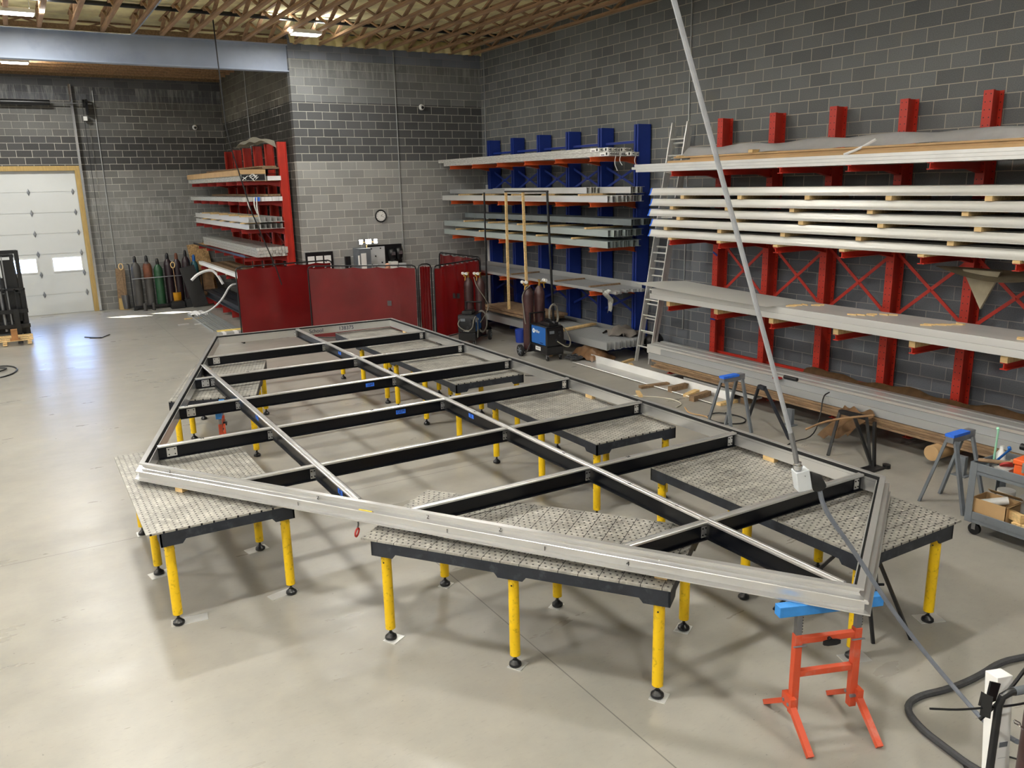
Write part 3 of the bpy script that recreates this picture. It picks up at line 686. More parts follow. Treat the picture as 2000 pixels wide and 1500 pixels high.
# pine spacers between the layers
sp = []
for y in (14.2,15.6,16.9,18.3,19.6): sp += [(10.2,y,3.345,'second shelf'),(10.2,y+.25,2.445,'lower gap of the third shelf'),(10.22,y-.2,2.668,'upper gap of the third shelf')]
p = obj('spacer_stick', MB().box((0,0,0),(.95,.07,.038)), M_pine)
for i, s in enumerate(sp):
    o = p if i == 0 else copy_tree(p); o.location = s[:3]; o.scale.z = .95
    tag(o, 'pine spacer stick in the %s of the blue rack' % s[3] if 'gap' in s[3] else 'pine spacer stick between the channel layers on the second shelf of the blue rack', 'wood stick', 'pine spacers on the blue rack')
along(MB().box((0,0,0),(.95,.06,.03)), 'spacer_stick', M_oldwood, '', 'wood stick', 'sticks across the thin tubes', [(10.25,17.1,1.462,'wood stick across the thin tubes behind the black pipe'),(10.25,15.2,1.462,'wood stick across the middle of the thin tubes'),(10.25,13.9,1.462,'wood stick near the bagged end of the thin tubes')])
tag(obj('plank', MB().obox((10.5,14.75,.47),(1.2,.14,.04),R(12)), M_pine), 'pale plank lying across the angles behind the blue welder', 'wood plank')
# clear bag hanging off the thin tubes
m = MB()
m.grid(lambda u,v: V((10.2-.06*math.sin(v*7)-.05*math.sin(u*5), 13.1+.35*u*(1-.5*v)+.04*math.sin(v*11), 1.47-.42*v**1.3+.03*math.sin(u*9))), 10, 10, .006)
tag(obj('plastic_bag', m, M_plast), 'crumpled clear plastic hanging from the thin tubes on the blue rack', 'plastic wrap')
for n_, (dx, L) in enumerate(((0,.28),(.12,.18),(.5,.22))):
  m = MB(); m.path([(10.35+dx,13.2,4.11),(10.3+dx,13.18,4.11-L*.5),(10.36+dx,13.16,4.11-L)], .008, 5, smooth=2)
  tag(obj('wrap_strand', m, M_film), 'torn white wrap strand below the labelled tube ends, %s' % ('longest, at the front','shortest','set back by the column')[n_], 'plastic wrap', 'torn wrap strands')
# crumpled tarp on the floor end of the blue rack
m = MB(); m.grid(lambda u,v: V((10.55+.55*u+.05*math.sin(v*9), 13.15+.75*v+.05*math.sin(u*8), .475+.16*math.sin(PI*u)*math.sin(PI*v)+.035*math.sin(u*14+v*9)+.03*math.sin(v*17))), 16, 16)
tag(obj('tarp', m, mat('dusty_tarp',(104,98,92),.9,bump=.4,bscale=14)), 'dusty crumpled tarp lying on the blue rack bottom shelf', 'tarp')
# brown board stack on the bottom arms behind the welders
along(MB().box((0,0,0),(.85,2.5,.055)), 'brown_board', M_oldwood, '', 'board', 'brown boards behind the welders', [(10.0,15.6,.60,'upper brown board stacked behind the gas cylinders'),(9.98,15.7,.53,'lower brown board stacked behind the gas cylinders')])

# red rack on the right wall -------------------------------------------------
G = 'stock on the right red rack'
along(boxtube(.2,.045,9.5), 'flat_extrusion', M_alum, '', 'aluminium extrusion', G, [(10.2+.215*i, 2.9+.04*((i*7+j*3)%5), 3.782+.047*j, 'wrapped flat extrusion in the %s layer on the top shelf of the right red rack' % ('bottom','middle','top')[j]) for j in range(3) for i in range(4)])
m = MB(); m.box((10.4,3.2,3.925),(11.15,11.75,3.965)).box((10.44,3.2,3.967),(11.15,11.2,4.0)).box((10.42,3.2,4.003),(11.12,11.6,4.03))
tag(obj('cardboard_bundle', m, M_card), 'long cardboard-wrapped bundle under the silver sheet on the right red rack', 'bundle')
def film(u, v):
    y = 3.0+8.55*u; a = v*PI; lift = .05*math.sin(u*13)+.03*math.sin(u*31)
    x = 11.16-.62*v - .04*math.sin(u*22+v*4); z = 4.04 + .15*math.sin(a*.62+.35) + .018*math.sin(u*40+v*9) + lift*.35*(1-v)
    if v > .7: z -= (v-.7)*.42
    return V((x, y, max(z,4.034)))
m = MB(); m.grid(film, 90, 12, .006)
tag(obj('silver_film', m, M_film), 'crinkled silver plastic sheet draped over the top shelf of the right red rack', 'plastic sheet')
tag(obj('wrap_strap', MB().path([(10.5,7.55,4.12),(10.42,7.75,4.0),(10.36,7.95,3.93)], .02, 6, smooth=1), M_film), 'loose white strap hanging across the top shelf cardboard', 'strap')
along(MB().box((0,0,0),(.6,.09,.05)), 'timber_block', M_pine, '', 'wood block', 'timber blocks on the right red rack', [(10.38,9.7,4.03,'timber block poking out below the silver plastic sheet'),(10.42,11.45,4.0,'timber block at the left end of the cardboard bundle')])
# second shelf: five layers of coved panels with blue tape on the ends
def cove(L): 
    pr = [(.06,.125),(.045,.1),(.036,.075),(.03,.05),(.018,.03),(0,.012),(0,0),(.3,0),(.3,.125)]
    return MB().prism(pr, (0,-L,0), (0,0,0), (1,0,0), (0,0,1))
cv = obj('coved_panel', cove(9.3), M_cove)
obj('end_tape', MB().prism([(.058,.127),(.043,.1),(.034,.075),(.028,.05),(.016,.03),(-.003,.012),(-.003,.0),(.3,0),(.3,.127)], (0,-.03,0), (0,.006,0), (1,0,0), (0,0,1)), M_bluetape, cv, label='blue tape wrapped end')
ZL = [2.61,2.80,2.985,3.17,3.36]; LN = ('bottom','second','middle','fourth','top')
for j in range(5):
    for i in range(3):
        o = cv if i+j == 0 else copy_tree(cv); o.location = (10.22+.305*i-(.03 if j%2 else 0), 11.98+(.06,-.02,.08,.0,.05)[j]-.1*i, ZL[j])
        tag(o, '%s coved aluminium panel of the %s layer on the right red rack' % (('front','middle','rear')[i], LN[j]), 'aluminium panel', 'coved panels on the second shelf')
gp = ('first','second','third','top')
p = obj('spacer_block', MB().box((0,-.045,0),(.9,.045,.052)), M_pine)
n = 0
for j in range(4):
    for q in range(6):
        y = 11.55-1.35*q-(.0,.55,.25,.7)[j]*.6
        if y < 3.4: continue
        o = p if n == 0 else copy_tree(p); n += 1; z = ZL[j]+.128; o.location = (10.215,y,z); o.scale.z = (ZL[j+1]-z-.002)/.052
        tag(o, 'pine spacer block in the %s gap from below between the coved panels' % gp[j], 'wood block', 'spacers between coved panels')
p = obj('arm_packer', MB().box((0,-.045,0),(.95,.045,.036)), M_pine); n = 0
for tz, lab in ((2.572,'second'),(1.362,'third')):
    for q, y in enumerate(YR[:6]):
        o = p if n == 0 else copy_tree(p); n += 1; o.location = (10.19,y,tz)
        o.scale.z = 1 if tz > 2 else 2.6
        tag(o, 'pine packer on the %s shelf arm, arm %s from the ladder' % (lab, ('first','second','third','fourth','fifth','sixth')[q]), 'wood block', 'packers on the rack arms')
# third shelf: thick hollow plates
along(MB().box((0,-8.6,0),(.8,0,.098)), 'hollow_plate', M_alumx, '', 'aluminium plate', 'plates on the third shelf', [(10.13,11.85,1.458,'lower long aluminium plate on the third shelf of the right red rack'),(10.13,11.8,1.558,'upper long aluminium plate on the third shelf of the right red rack')], .003)
m = MB(); m.grid(lambda u,v: V((9.95+.95*v-.12*(1-u)*(1-v), 11.95-3.1*u-(.25*v), 1.664+.10*(1-u)**1.6*(1-.2*v)+.015*math.sin(v*3))), 24, 8, .004)
tag(obj('white_sheet', m, M_white), 'white curled sheet lying on the plates beside the ladder', 'sheet')
st = obj('wood_stick', MB().box((-.012,-.07,0),(.012,.07,.018)), M_pine); n = 0
for gi, gy in enumerate((8.75,7.5,6.45,5.2)):
    for q in range(6):
        o = st if n == 0 else copy_tree(st); n += 1
        o.location = (10.3+.09*q+rs.uniform(-.02,.02), gy-.05*q+rs.uniform(-.08,.08), 1.657); o.rotation_euler.z = rs.uniform(-.5,.5)+.2
        tag(o, 'short pine stick in the %s cluster on the long plates, counted from the ladder' % ('first','second','third','fourth')[gi], 'wood stick', 'pine sticks on the plates')
# bottom: bundle of boards with aluminium on top
m = MB()
for j in range(4): m.box((9.76+.015*(j%2),2.8,.275+.034*j),(10.45,11.35-.07*(j%3),.305+.034*j))
tag(obj('board_bundle', m, M_oldwood), 'wrapped brown board bundle along the front of the bottom shelf', 'bundle')
along(MB().prism([(0,0),(.32,0),(.32,.13),(.30,.13),(.30,.02),(.02,.02),(.02,.115),(0,.115)], (0,-8.6,0), (0,0,0), (1,0,0), (0,0,1)), 'wide_extrusion', M_alumd, '', 'aluminium extrusion', None, [(9.78,11.45,.415,'wide aluminium trough on the front of the bottom shelf')])
along(MB().prism([(0,0),(.25,0),(.25,.17),(.16,.17),(.16,.01),(.09,.01),(.09,.17),(0,.17)], (0,-9.2,0), (0,0,0), (1,0,0), (0,0,1)), 'long_channel', M_alum, '', 'aluminium channel', 'long channels on the bottom shelf', [(10.47+.27*i,12.3+.1*(i%3),(.30,.29,.28)[i],'long slotted aluminium channel on the bottom shelf, %s from the aisle' % ('first','second','third')[i]) for i in range(2)])
m = MB(); m.grid(lambda u,v: V((11.02+.3*v, 9.0-5.8*u, .36+.14*math.sin(PI*v)+.03*math.sin(u*25)+.02*math.sin(u*61))), 40, 6, .005)
tag(obj('brown_tarp', m, M_brownpaper), 'brown paper sheet bunched against the foot of the right wall', 'paper')
m = MB(); m.grid(lambda u,v: V((10.5+.55*v, 4.9+1.6*u, 2.44-.15*math.sin(PI*u)*(1-v)-.05*v)), 16, 6, .004)
m.poly([(10.72,5.75,2.4),(10.72,6.25,2.4),(10.7,5.95,1.9),(10.76,5.75,2.4),(10.76,6.25,2.4),(10.74,5.95,1.9)], [(0,1,2),(5,4,3),(0,2,5,3),(1,4,5,2),(0,3,4,1)])
tag(obj('kraft_scrap', m, M_greypaper), 'kraft paper scrap sagging below the second shelf of the right rack', 'paper')
# far red rack ----------------------------------------------------------------
G = 'stock on the far red rack'
t = thing('cardboard_bundle', 'cardboard-topped bundle of white profiles on the top shelf of the far red rack', 'bundle', (5.35,25,3.82), None)
obj('carton', MB().box((5.04,21.42,3.99),(5.66,28.4,4.1)).box((5.0,21.5,3.955),(5.04,28.4,4.09)), M_card, t)
obj('wrap', MB().box((5.03,21.44,3.83),(5.66,28.4,3.985)), M_plast, t)
m = MB(); q = random.Random(11)
for i in range(16):
    x, z = 5.08+q.random()*.5, 3.85+q.random()*.13; a = q.choice((.7,-.7,.9,-.5)); m.obox((x,21.425,z),(.1,.03,.012),0,0,a)
obj('profile_ends', m, M_white, t); obj('dark_end_sheet', MB().box((5.06,21.434,3.84),(5.64,21.442,3.98)), M_inkb, t)  # black sheet behind the profile ends stands in for shade inside the bundle
along(MB().box((0,0,0),(.42,6.6,.035)), 'dark_plank', M_oldwood, '', 'plank', G, [(5.55,21.5,4.155,'upper dark plank on the top shelf of the far red rack'),(5.6,21.45,4.115,'lower dark plank on the top shelf of the far red rack')])
along(chan(.2,.11,6.6), 'black_channel', M_black, '', 'metal channel', None, [(5.74,21.5,3.995,'black channel under the dark planks on the far red rack')])
along(boxtube(.34,.11,6.4), 'white_box_profile', M_film, '', 'profile', None, [(5.7,21.42,3.83,'white wrapped profile below the black channel on the far red rack')])
tag(obj('arm_board', MB().box((5.35,21.5,3.817),(6.02,21.62,3.828)), M_pine), 'thin pine board under the white wrapped profile', 'wood board')
m = MB(); m.grid(lambda u,v: V((5.75+.36*v-.12*u*math.sin(v*3), 21.7+3.4*u, 4.80+.16*math.sin(PI*min(1,u*1.1))*math.sin(PI*v*.9+.2)-.18*(u<.06)*v+.02*math.sin(u*19))), 24, 10, .02)
tag(obj('cloth_roll', m, M_fabric), 'off-white cloth slung over the tops of the far red columns', 'cloth')
for (x,z,n_,mt,lab) in ((5.03,3.318,5,M_plast,'clear-wrapped box profile in the lower row on the far red rack\'s second shelf'),(5.5,3.318,6,M_film,'white wrapped profile in the inner row on the far red rack\'s second shelf')):
    along(boxtube(.085,.11,6.9), 'wrapped_profile', mt, lab, 'profile', G, row(n_,x,.09,z,21.42,rs,.05))
along(boxtube(.1,.05,6.3), 'pale_batten', M_oldwood, 'brown-topped batten lying on the second shelf of the far red rack', 'batten', G, row(4,5.6,.11,3.44,21.5,rs,.1))
along(MB().box((0,0,0),(.12,.015,.1)), 'paper_label', M_bluetape, '', 'label', None, [(5.32,21.34,3.325,'blue tape flag on the wrapped profiles of the far red rack')])
for n_, (x, L) in enumerate(((5.36,.62),(5.3,.4),(5.15,.32))):
  m = MB(); m.path([(x,21.33,3.42),(x-.03,21.3,3.42-L*.5),(x+.04,21.32,3.42-L)], .018, 6, smooth=2)
  tag(obj('wrap_strand', m, M_plast), 'torn clear wrap hanging from the far red rack, %s strand' % ('longest','middle','shortest')[n_], 'plastic wrap', 'torn wrap strands')
for z, lab in ((2.63,'lower'),(2.80,'upper')):
    along(tee(.125,.12,6.9), 'aluminium_tee', M_alumx, 'aluminium tee bar in the %s row on the far red rack\'s third shelf' % lab, 'metal tee', G, row(7,5.06,.14,z,21.4,rs,.04))
along(MB().box((0,0,0),(.5,.06,.03)), 'spacer_stick', M_pine, '', 'wood stick', 'spacers on the far red rack', [(4.99,y,z,'pine spacer in the %s row of the far red rack\'s third shelf' % ('lower' if z < 2.7 else 'upper')) for z in (2.765,2.935) for y in (21.7,22.9,24.1,25.3,26.5)])
along(boxtube(.075,.075,6.8), 'wrapped_tube', M_plast, 'wrapped square tube in the stack on the far red rack\'s fourth shelf', 'metal tube', G, [(5.25+.08*(i%10), 21.4+rs.uniform(-.05,.05), 1.925+.079*(i//10)) for i in range(30)])
along(angle(.14,.06,6.9), 'black_angle', M_black, '', 'metal angle', None, [(4.96,21.45,1.925,'black angle bar in front of the square tubes on the far red rack')])
along(MB().box((0,0,0),(.9,.09,.035)), 'spacer_stick', M_pine, 'pine packer laid on a lower arm of the far red rack', 'wood stick', 'packers on the far red rack', [(5.0,y+.08,1.27) for y in YL[1:]])
along(boxtube(.18,.05,6.0), 'old_board', M_oldwood, 'weathered board on the fifth shelf of the far red rack', 'board', G, row(4,5.2,.2,1.31,21.7,rs,.2))
along(boxtube(.12,.1,5.6), 'white_trim_board', M_white, '', 'board', None, [(4.98,22.3,1.31,'white trim board at the edge of the far red rack\'s fifth shelf')])
along(MB().prism([(0,0),(.2,0),(.2,.02),(.11,.02),(.11,.18),(.2,.18),(.2,.2),(0,.2),(0,.18),(.09,.18),(.09,.02),(0,.02)], (0,0,0), (0,6.4,0), (1,0,0), (0,0,1)), 'dark_steel_beam', M_char, '', 'steel beam', G, [(5.05+.24*i,21.5+.1*i,.28,'dark steel beam on the bottom arms of the far red rack, number %s from the aisle' % ('one','two','three')[i]) for i in range(3)])
m = MB(); cl = random.Random(2)
ar = obj('scrap_angle', angle(.05,.05,3.6,.006), M_alumd)
for i in range(9):
    o = ar if i == 0 else copy_tree(ar); o.location = (4.12+.078*i, 21.7+cl.uniform(-.2,.5), .002); o.rotation_euler = (0, R(cl.uniform(-14,0)), 0)
    tag(o, 'offcut angle bar in the heap on the floor by the far red rack', 'metal angle', 'offcut bars on the floor')
t = thing('offcut_bundle', 'taped bundle of aluminium strips with a yellow edge beside the red welding screen', 'bundle', (4.35,21.0,0))
obj('strip_stack', MB().box((4.0,20.72,.02),(4.62,21.0,.1)).box((4.0,20.75,.1),(4.6,20.98,.19)), M_alumd, t); obj('yellow_edge', MB().box((4.0,20.98,.19),(4.62,21.06,.22)), mat('yellow_strip',(220,196,110),.5), t)
obj('tape_band', MB().box((4.08,20.71,.015),(4.16,21.01,.195)).box((4.36,20.71,.015),(4.46,21.01,.195)), M_film, t)
m = MB().path([(4.4,26.1,1.0),(4.6,26.0,1.2),(4.95,25.9,1.3),(5.1,25.8,1.15),(5.22,25.7,.85)], .045, 6, smooth=2)
tag(obj('plastic_strap', m, M_film), 'white plastic strapping hanging off the far red rack above the floor', 'strap')
m = MB().path([(5.4,24.6,.95),(5.2,24.7,.92),(5.0,24.9,.5),(4.75,25.4,.15),(4.5,25.6,.03),(4.2,25.7,.03)], .03, 6, smooth=2)
tag(obj('plastic_strap', m, M_film), 'white plastic strap trailing from the rack down to the sunlit floor', 'strap')
m = MB(); m.grid(lambda u,v: V((4.15+.5*u, 25.45+.55*v, .015+.1*math.sin(PI*u)*math.sin(PI*v)+.03*math.sin(u*13+v*7))), 12, 10)
tag(obj('film_heap', m, M_film), 'heap of white film on the floor at the end of the strap', 'plastic wrap')
# ------------------------------------------------------------------ welding screens
def screen(a, b, lab, h=1.83, z0=.12, sag=.02, tape=(), foot=.12):
    a, b = V((*a,0)), V((*b,0)); d = (b-a).normalized(); n_ = V((-d.y,d.x,0)); L = (b-a).length
    t = thing('welding_screen', lab, 'welding screen', (a+b)/2, 'red welding screens')
    r = .1; P = lambda s,z: a+d*s+V((0,0,z))
    m = MB(); m.path([P(0,.02),P(0,h-r),P(r*.3,h-r*.3),P(r,h),P(L-r,h),P(L-r*.3,h-r*.3),P(L,h-r),P(L,.02)], .017, 8)
    m.tube(P(0,z0),P(L,z0),.012,8)
    for s in (0,L): m.bar(P(s,.02)-n_*foot, P(s,.02)+n_*foot, .04, .03)
    obj('tube_frame', m, M_black, t)
    m = MB(); q = random.Random(int(a.x*100))
    ph = q.uniform(0,6)
    def f(u, v):
        s = .03+(L-.06)*u; z = z0+.02+(h-z0-.06)*v - (.03*abs(math.sin(u*14+ph))*v**6)
        w = (.012*math.sin(u*9+ph)+sag*math.sin(u*23+ph+v*2)*(.3+.7*v**2)+.015*math.sin(u*4+v*5))
        return a+d*s+n_*w+V((0,0,z))
    m.grid(f, 60, 24); cu = obj('curtain', m, M_vinyl, t)
    for i in range(9 if L > 1 else 2):
        s = .15+(L-.3)*i/8; obj('tie', MB().tube(P(s,h-.03)-n_*.03, P(s,h-.03)+n_*.03, .012, 8), M_steel, t)
    for s, z, w, hh, mt, rz in tape:
        c = P(s,z)-n_*.045; e = d*w/2+V((0,0,rz))
        obj('patch', MB().prism([(0,-hh/2),(0,hh/2),(.004,hh/2),(.004,-hh/2)], c-e, c+e, n_, (0,0,1)), mt, cu)
    return t
M_patch = mat('grey_tape',(74,66,68),.6)
screen((4.40,20.12),(6.84,20.32),'red vinyl welding screen standing at the left end of the row')
screen((5.84,19.12),(7.90,17.5),'red vinyl welding screen with a seam and blue strip behind the frame corner', tape=((1.0,.42,.3,.03,M_bluetape,.03),(1.95,.95,.1,.12,M_patch,0),))
screen((8.0,17.62),(8.33,17.6),'narrow red welding screen between the two middle screens', sag=.03, foot=.04)
screen((8.12,17.02),(9.78,17.86),'red vinyl welding screen with crumpled top beside the gas bottles', sag=.045, tape=((.78,1.05,.28,.12,M_patch,-.02),))
screen((9.92,20.4),(10.04,18.3),'red welding screen set end-on against the blue rack', sag=.03, foot=.04)
# ------------------------------------------------------------------ back wall furnishings
t = thing('wall_clock', 'round black-rimmed clock on the block wall', 'clock', (8.51,20.97,2.85))
Mx = Matrix.Rotation(PI/2,3,'X')
obj('rim', MB().path([(8.51+.148*math.cos(2*PI*i/32),20.975,2.85+.148*math.sin(2*PI*i/32)) for i in range(32)], .02, 8, closed=True), M_black, t); fc = obj('face', MB().lathe([(.001,0),(.132,0),(.132,.035),(.001,.035)], (8.51,21,2.85), 32, Mx), M_white, t)
obj('hand', MB().bar((8.51,20.962,2.85),(8.56,20.962,2.89),.008,.004,(0,1,0)).bar((8.51,20.96,2.85),(8.60,20.96,2.82),.006,.004,(0,1,0)), M_inkb, t)
m = MB()
for k_ in range(12): a = k_*PI/6; m.bar((8.51+.1*math.sin(a),20.963,2.85+.1*math.cos(a)),(8.51+.12*math.sin(a),20.963,2.85+.12*math.cos(a)),.008,.003,(0,1,0))
obj('hour_mark', m, M_inkb, fc)
def dome(x, y, z, lab):
    t = thing('security_camera', lab, 'security camera', (x,y,z), 'dome cameras')
    obj('housing', MB().lathe([(.075,0),(.08,.03),(.07,.06),(.05,.08)], (x,y,z), 20, Mx), M_white, t); obj('lens', MB().lathe([(.04,.07),(.035,.1),(.015,.115)], (x,y-.0,z-.01), 16, Mx), M_black, t)
dome(9.86,YB,5.66,'white dome camera high on the clock wall'); dome(5.46,YD,5.58,'white dome camera high on the far wall')
t = thing('notice_board', 'black-framed notice board with three sheets on the clock wall', 'notice board', (6.75,20.97,1.6))
obj('frame', MB().box((6.37,20.95,1.25),(7.1,20.985,2.0)), M_black, t)
for k_ in range(3): obj('paper', MB().box((6.42+.22*k_,20.944,1.35),(6.6+.22*k_,20.95,1.9)), M_white, t)
tag(obj('wall_box', MB().box((7.42,20.9,1.5),(7.56,20.99,1.84)), M_black), 'small dark box on the wall between notice board and cabinet', 'box')
t = thing('tool_cabinet', 'narrow grey cabinet with a white door beside the hanging steel plate', 'cabinet', (7.82,20.75,0))
obj('body', MB().box((7.66,20.5,0),(7.98,20.97,2.05)), M_greyp, t); obj('door', MB().box((7.70,20.48,1.0),(7.84,20.5,1.93)), M_white, t); obj('marker_tube', MB().tube((7.645,20.5,1.62),(7.645,20.5,1.88),.025), M_white, t)
t = thing('work_light', 'glowing three-head work light standing on the tool cabinet', 'work light', (7.95,20.7,2.05))
obj('stem', MB().tube((7.95,20.7,2.05),(7.95,20.7,2.2),.014).tube((7.76,20.7,2.2),(8.2,20.7,2.2),.012), M_pine, t)
for x, w_ in ((7.78,.1),(7.99,.16),(8.19,.1)):
    h_ = obj('lamp_head', MB().box((x-w_/2,20.66,2.15),(x+w_/2,20.72,2.28)), M_black, t); obj('lamp_lens', MB().box((x-w_/2+.008,20.645,2.16),(x+w_/2-.008,20.66,2.27)), M_work, h_)
t = thing('tool_pegboard', 'dark tool panel with two welding helmets hung on it', 'tool panel', (8.6,20.93,1.0))
obj('board', MB().box((8.03,20.94,.9),(9.05,20.985,2.09)), M_black, t); obj('post', MB().box((8.03,20.9,0),(8.09,20.98,.9)).box((8.99,20.9,0),(9.05,20.98,.9)), M_black, t)
t = thing('steel_plate', 'pale steel plate with round holes hung on the dark tool panel', 'metal plate', (8.3,20.92,1.5))
pl = obj('plate', MB().box((8.06,20.91,1.2),(8.54,20.935,2.05)), M_concrete_grey, t)
m = MB()
for x, z in ((8.16,2.0),(8.42,2.0),(8.12,1.8),(8.27,1.8),(8.16,1.58),(8.34,1.55),(8.28,1.5),(8.45,1.62)): m.tube((x,20.905,z),(x,20.912,z),.02,12)
obj('hole', m, M_black, pl)
for x, c_, lab in ((8.72,1.83,'black welding helmet hung left on the tool panel'),(8.93,1.85,'black welding helmet with a bright visor hung right on the tool panel')):
    t = thing('welding_helmet', lab, 'welding helmet', (x,20.85,c_), 'welding helmets')
    obj('shell', MB().lathe([(.02,.15),(.075,.135),(.1,.08),(.105,0),(.095,-.1),(.06,-.17),(.03,-.185)], (x,20.85,c_), 18), M_black, t)
    obj('visor', MB().box((x-.055,20.738,c_-.02),(x+.055,20.75,c_+.07)), M_chrome, t); obj('head_band', MB().path([(x-.08,20.88,c_+.1),(x,20.9,c_+.17),(x+.08,20.88,c_+.1)], .01, 6, smooth=2), M_black, t)
tag(obj('bench_box', MB().box((8.62,20.7,1.42),(8.82,20.9,1.64)), M_white), 'white box on the ledge below the left welding helmet', 'box'); tag(obj('bench_box', MB().box((8.84,20.7,1.42),(9.06,20.9,1.58)), M_concrete_grey), 'pale low box on the ledge below the right welding helmet', 'box')
tag(obj('bench', MB().box((8.1,20.45,1.36),(9.15,20.9,1.41)).box((8.12,20.47,0),(8.18,20.53,1.36)).box((9.07,20.47,0),(9.13,20.53,1.36)).box((8.12,20.82,0),(8.18,20.88,1.36)).box((9.07,20.82,0),(9.13,20.88,1.36)), M_oldwood), 'tall wooden ledge bench under the welding helmets', 'bench')
# ------------------------------------------------------------------ the person behind the screen
def skinned(name, verts, edges, rad, mt, parent, lv=2):
    me = bpy.data.meshes.new(name); me.from_pydata(verts, edges, []); me.materials.append(mt)
    o = bpy.data.objects.new(name, me); COL.objects.link(o); o.parent = parent
    sk = o.modifiers.new('skin','SKIN'); sk.use_smooth_shade = True
    lay = me.skin_vertices[0] if me.skin_vertices else None
    if lay is None:
        bm = bmesh.new(); bm.from_mesh(me); bm.verts.layers.skin.verify(); bm.to_mesh(me); bm.free(); lay = me.skin_vertices[0]
    for i, r in enumerate(rad): lay.data[i].radius = r if isinstance(r, tuple) else (r, r); lay.data[i].use_root = (i == 0)
    sb = o.modifiers.new('sub','SUBSURF'); sb.levels = lv; sb.render_levels = lv
    return o
PS = thing('person', 'bald person bending behind the red welding screen, only the top of the head showing', 'person', (7.92,19.35,0))
vb = [(0,0,.95),(0,-.02,1.12),(0,-.03,1.3),(0,-.04,1.44),(0,-.05,1.5),(0,-.07,1.57),(0,-.075,1.66),(0,-.065,1.72),
      (.18,-.04,1.40),(.25,-.05,1.12),(.2,-.28,1.0),(-.18,-.04,1.40),(-.25,-.05,1.12),(-.2,-.28,1.0),
      (.1,0,.86),(.11,.0,.5),(.11,.03,.09),(.12,-.14,.045),(-.1,0,.86),(-.11,.0,.5),(-.11,.03,.09),(-.12,-.14,.045),(0,-.175,1.615)]
PS.scale = (1.025,)*3
eb = [(0,1),(1,2),(2,3),(3,4),(4,5),(5,6),(6,7),(3,8),(8,9),(9,10),(3,11),(11,12),(12,13),(0,14),(14,15),(15,16),(16,17),(0,18),(18,19),(19,20),(20,21),(6,22)]
rb_ = [(.15,.11),(.14,.1),(.16,.11),(.12,.09),.058,.07,(.085,.1),.07,.062,.045,.032,.062,.045,.032,.09,.062,.045,.04,.09,.062,.045,.04,.018]
skinned('body', vb, eb, rb_, M_skin, PS)
for sx in (1,-1):
    for k_ in range(4): skinned('finger', [(sx*.2+(k_-1.5)*.02,-.3,.995),(sx*.2+(k_-1.5)*.022,-.35,.99),(sx*.2+(k_-1.5)*.022,-.37-.008*(k_ in (1,2)),.965)], [(0,1),(1,2)], [.009,.008,.007], M_skin, PS, 1)
    skinned('thumb', [(sx*.17,-.28,1.0),(sx*.145,-.31,.985),(sx*.145,-.335,.975)], [(0,1),(1,2)], [.011,.01,.008], M_skin, PS, 1)
skinned('shirt', [vb[i] for i in (0,1,2,3,8,9,11,12)], [(0,1),(1,2),(2,3),(3,4),(4,5),(3,6),(6,7)], [(.165,.125),(.16,.12),(.18,.125),(.13,.1),.075,.056,.075,.056], M_shirt, PS)
skinned('trousers', [(0,0,.97),(.1,0,.84),(.11,0,.5),(.11,.03,.1),(-.1,0,.84),(-.11,0,.5),(-.11,.03,.1)], [(0,1),(1,2),(2,3),(0,4),(4,5),(5,6)], [(.165,.125),.105,.075,.062,.105,.075,.062], M_trous, PS)
# ------------------------------------------------------------------ gas cylinders
def cylinder(x, y, z, lab, mt, h=1.32, r=.115, cap=None, gauge=None, grp='gas cylinders', mt2=None):
    t = thing('gas_cylinder', lab, 'gas cylinder', (x,y,z), grp)
    obj('body', MB().lathe([(r*.85,0),(r,.02),(r,h-.2),(r*.93,h-.13),(r*.7,h-.06),(r*.42,h-.015),(r*.36,h)], (x,y,z), 24), mt, t)
    if mt2: obj('collar', MB().lathe([(r*1.005,h*.62),(r*1.005,h-.2),(r*.94,h-.13),(r*.72,h-.06)], (x,y,z), 24), mt2, t)
    if cap: obj('valve_cap', MB().lathe([(.05,h-.03),(.05,h+.1),(.042,h+.16),(.02,h+.19)], (x,y,z), 16), cap, t)
    else:
        obj('valve', MB().lathe([(.022,h-.01),(.028,h+.02),(.018,h+.03),(.018,h+.1),(.034,h+.105),(.034,h+.125),(.01,h+.13)], (x,y,z), 14), M_brass, t)
    if gauge:
        gx, gy = gauge; d = V((gx,gy,0)).normalized(); s_ = V((-d.y,d.x,0)); c = V((x,y,z+h+.06))
        g = obj('regulator', MB().tube(c,c+d*.14,.016,10).tube(c+d*.1,c+d*.12+V((0,0,-.12)),.014,8).tube(c+d*.14+V((0,0,-.02)),c+d*.14+V((0,0,.03)),.022,10), M_brass, t)
        for q in (-.05,.05):
            cc = c+d*.13+s_*q+V((0,0,.045)); obj('gauge', MB().tube(cc-V((0,.02,0)),cc+V((0,.02,0)),.034,16).tube(c+d*.12,cc,.007,6), M_white, g)
    return t
def local(x, y, rz):
    M = Matrix.Translation((x,y,0)) @ Matrix.Rotation(rz,4,'Z'); return lambda p: M @ V(p)
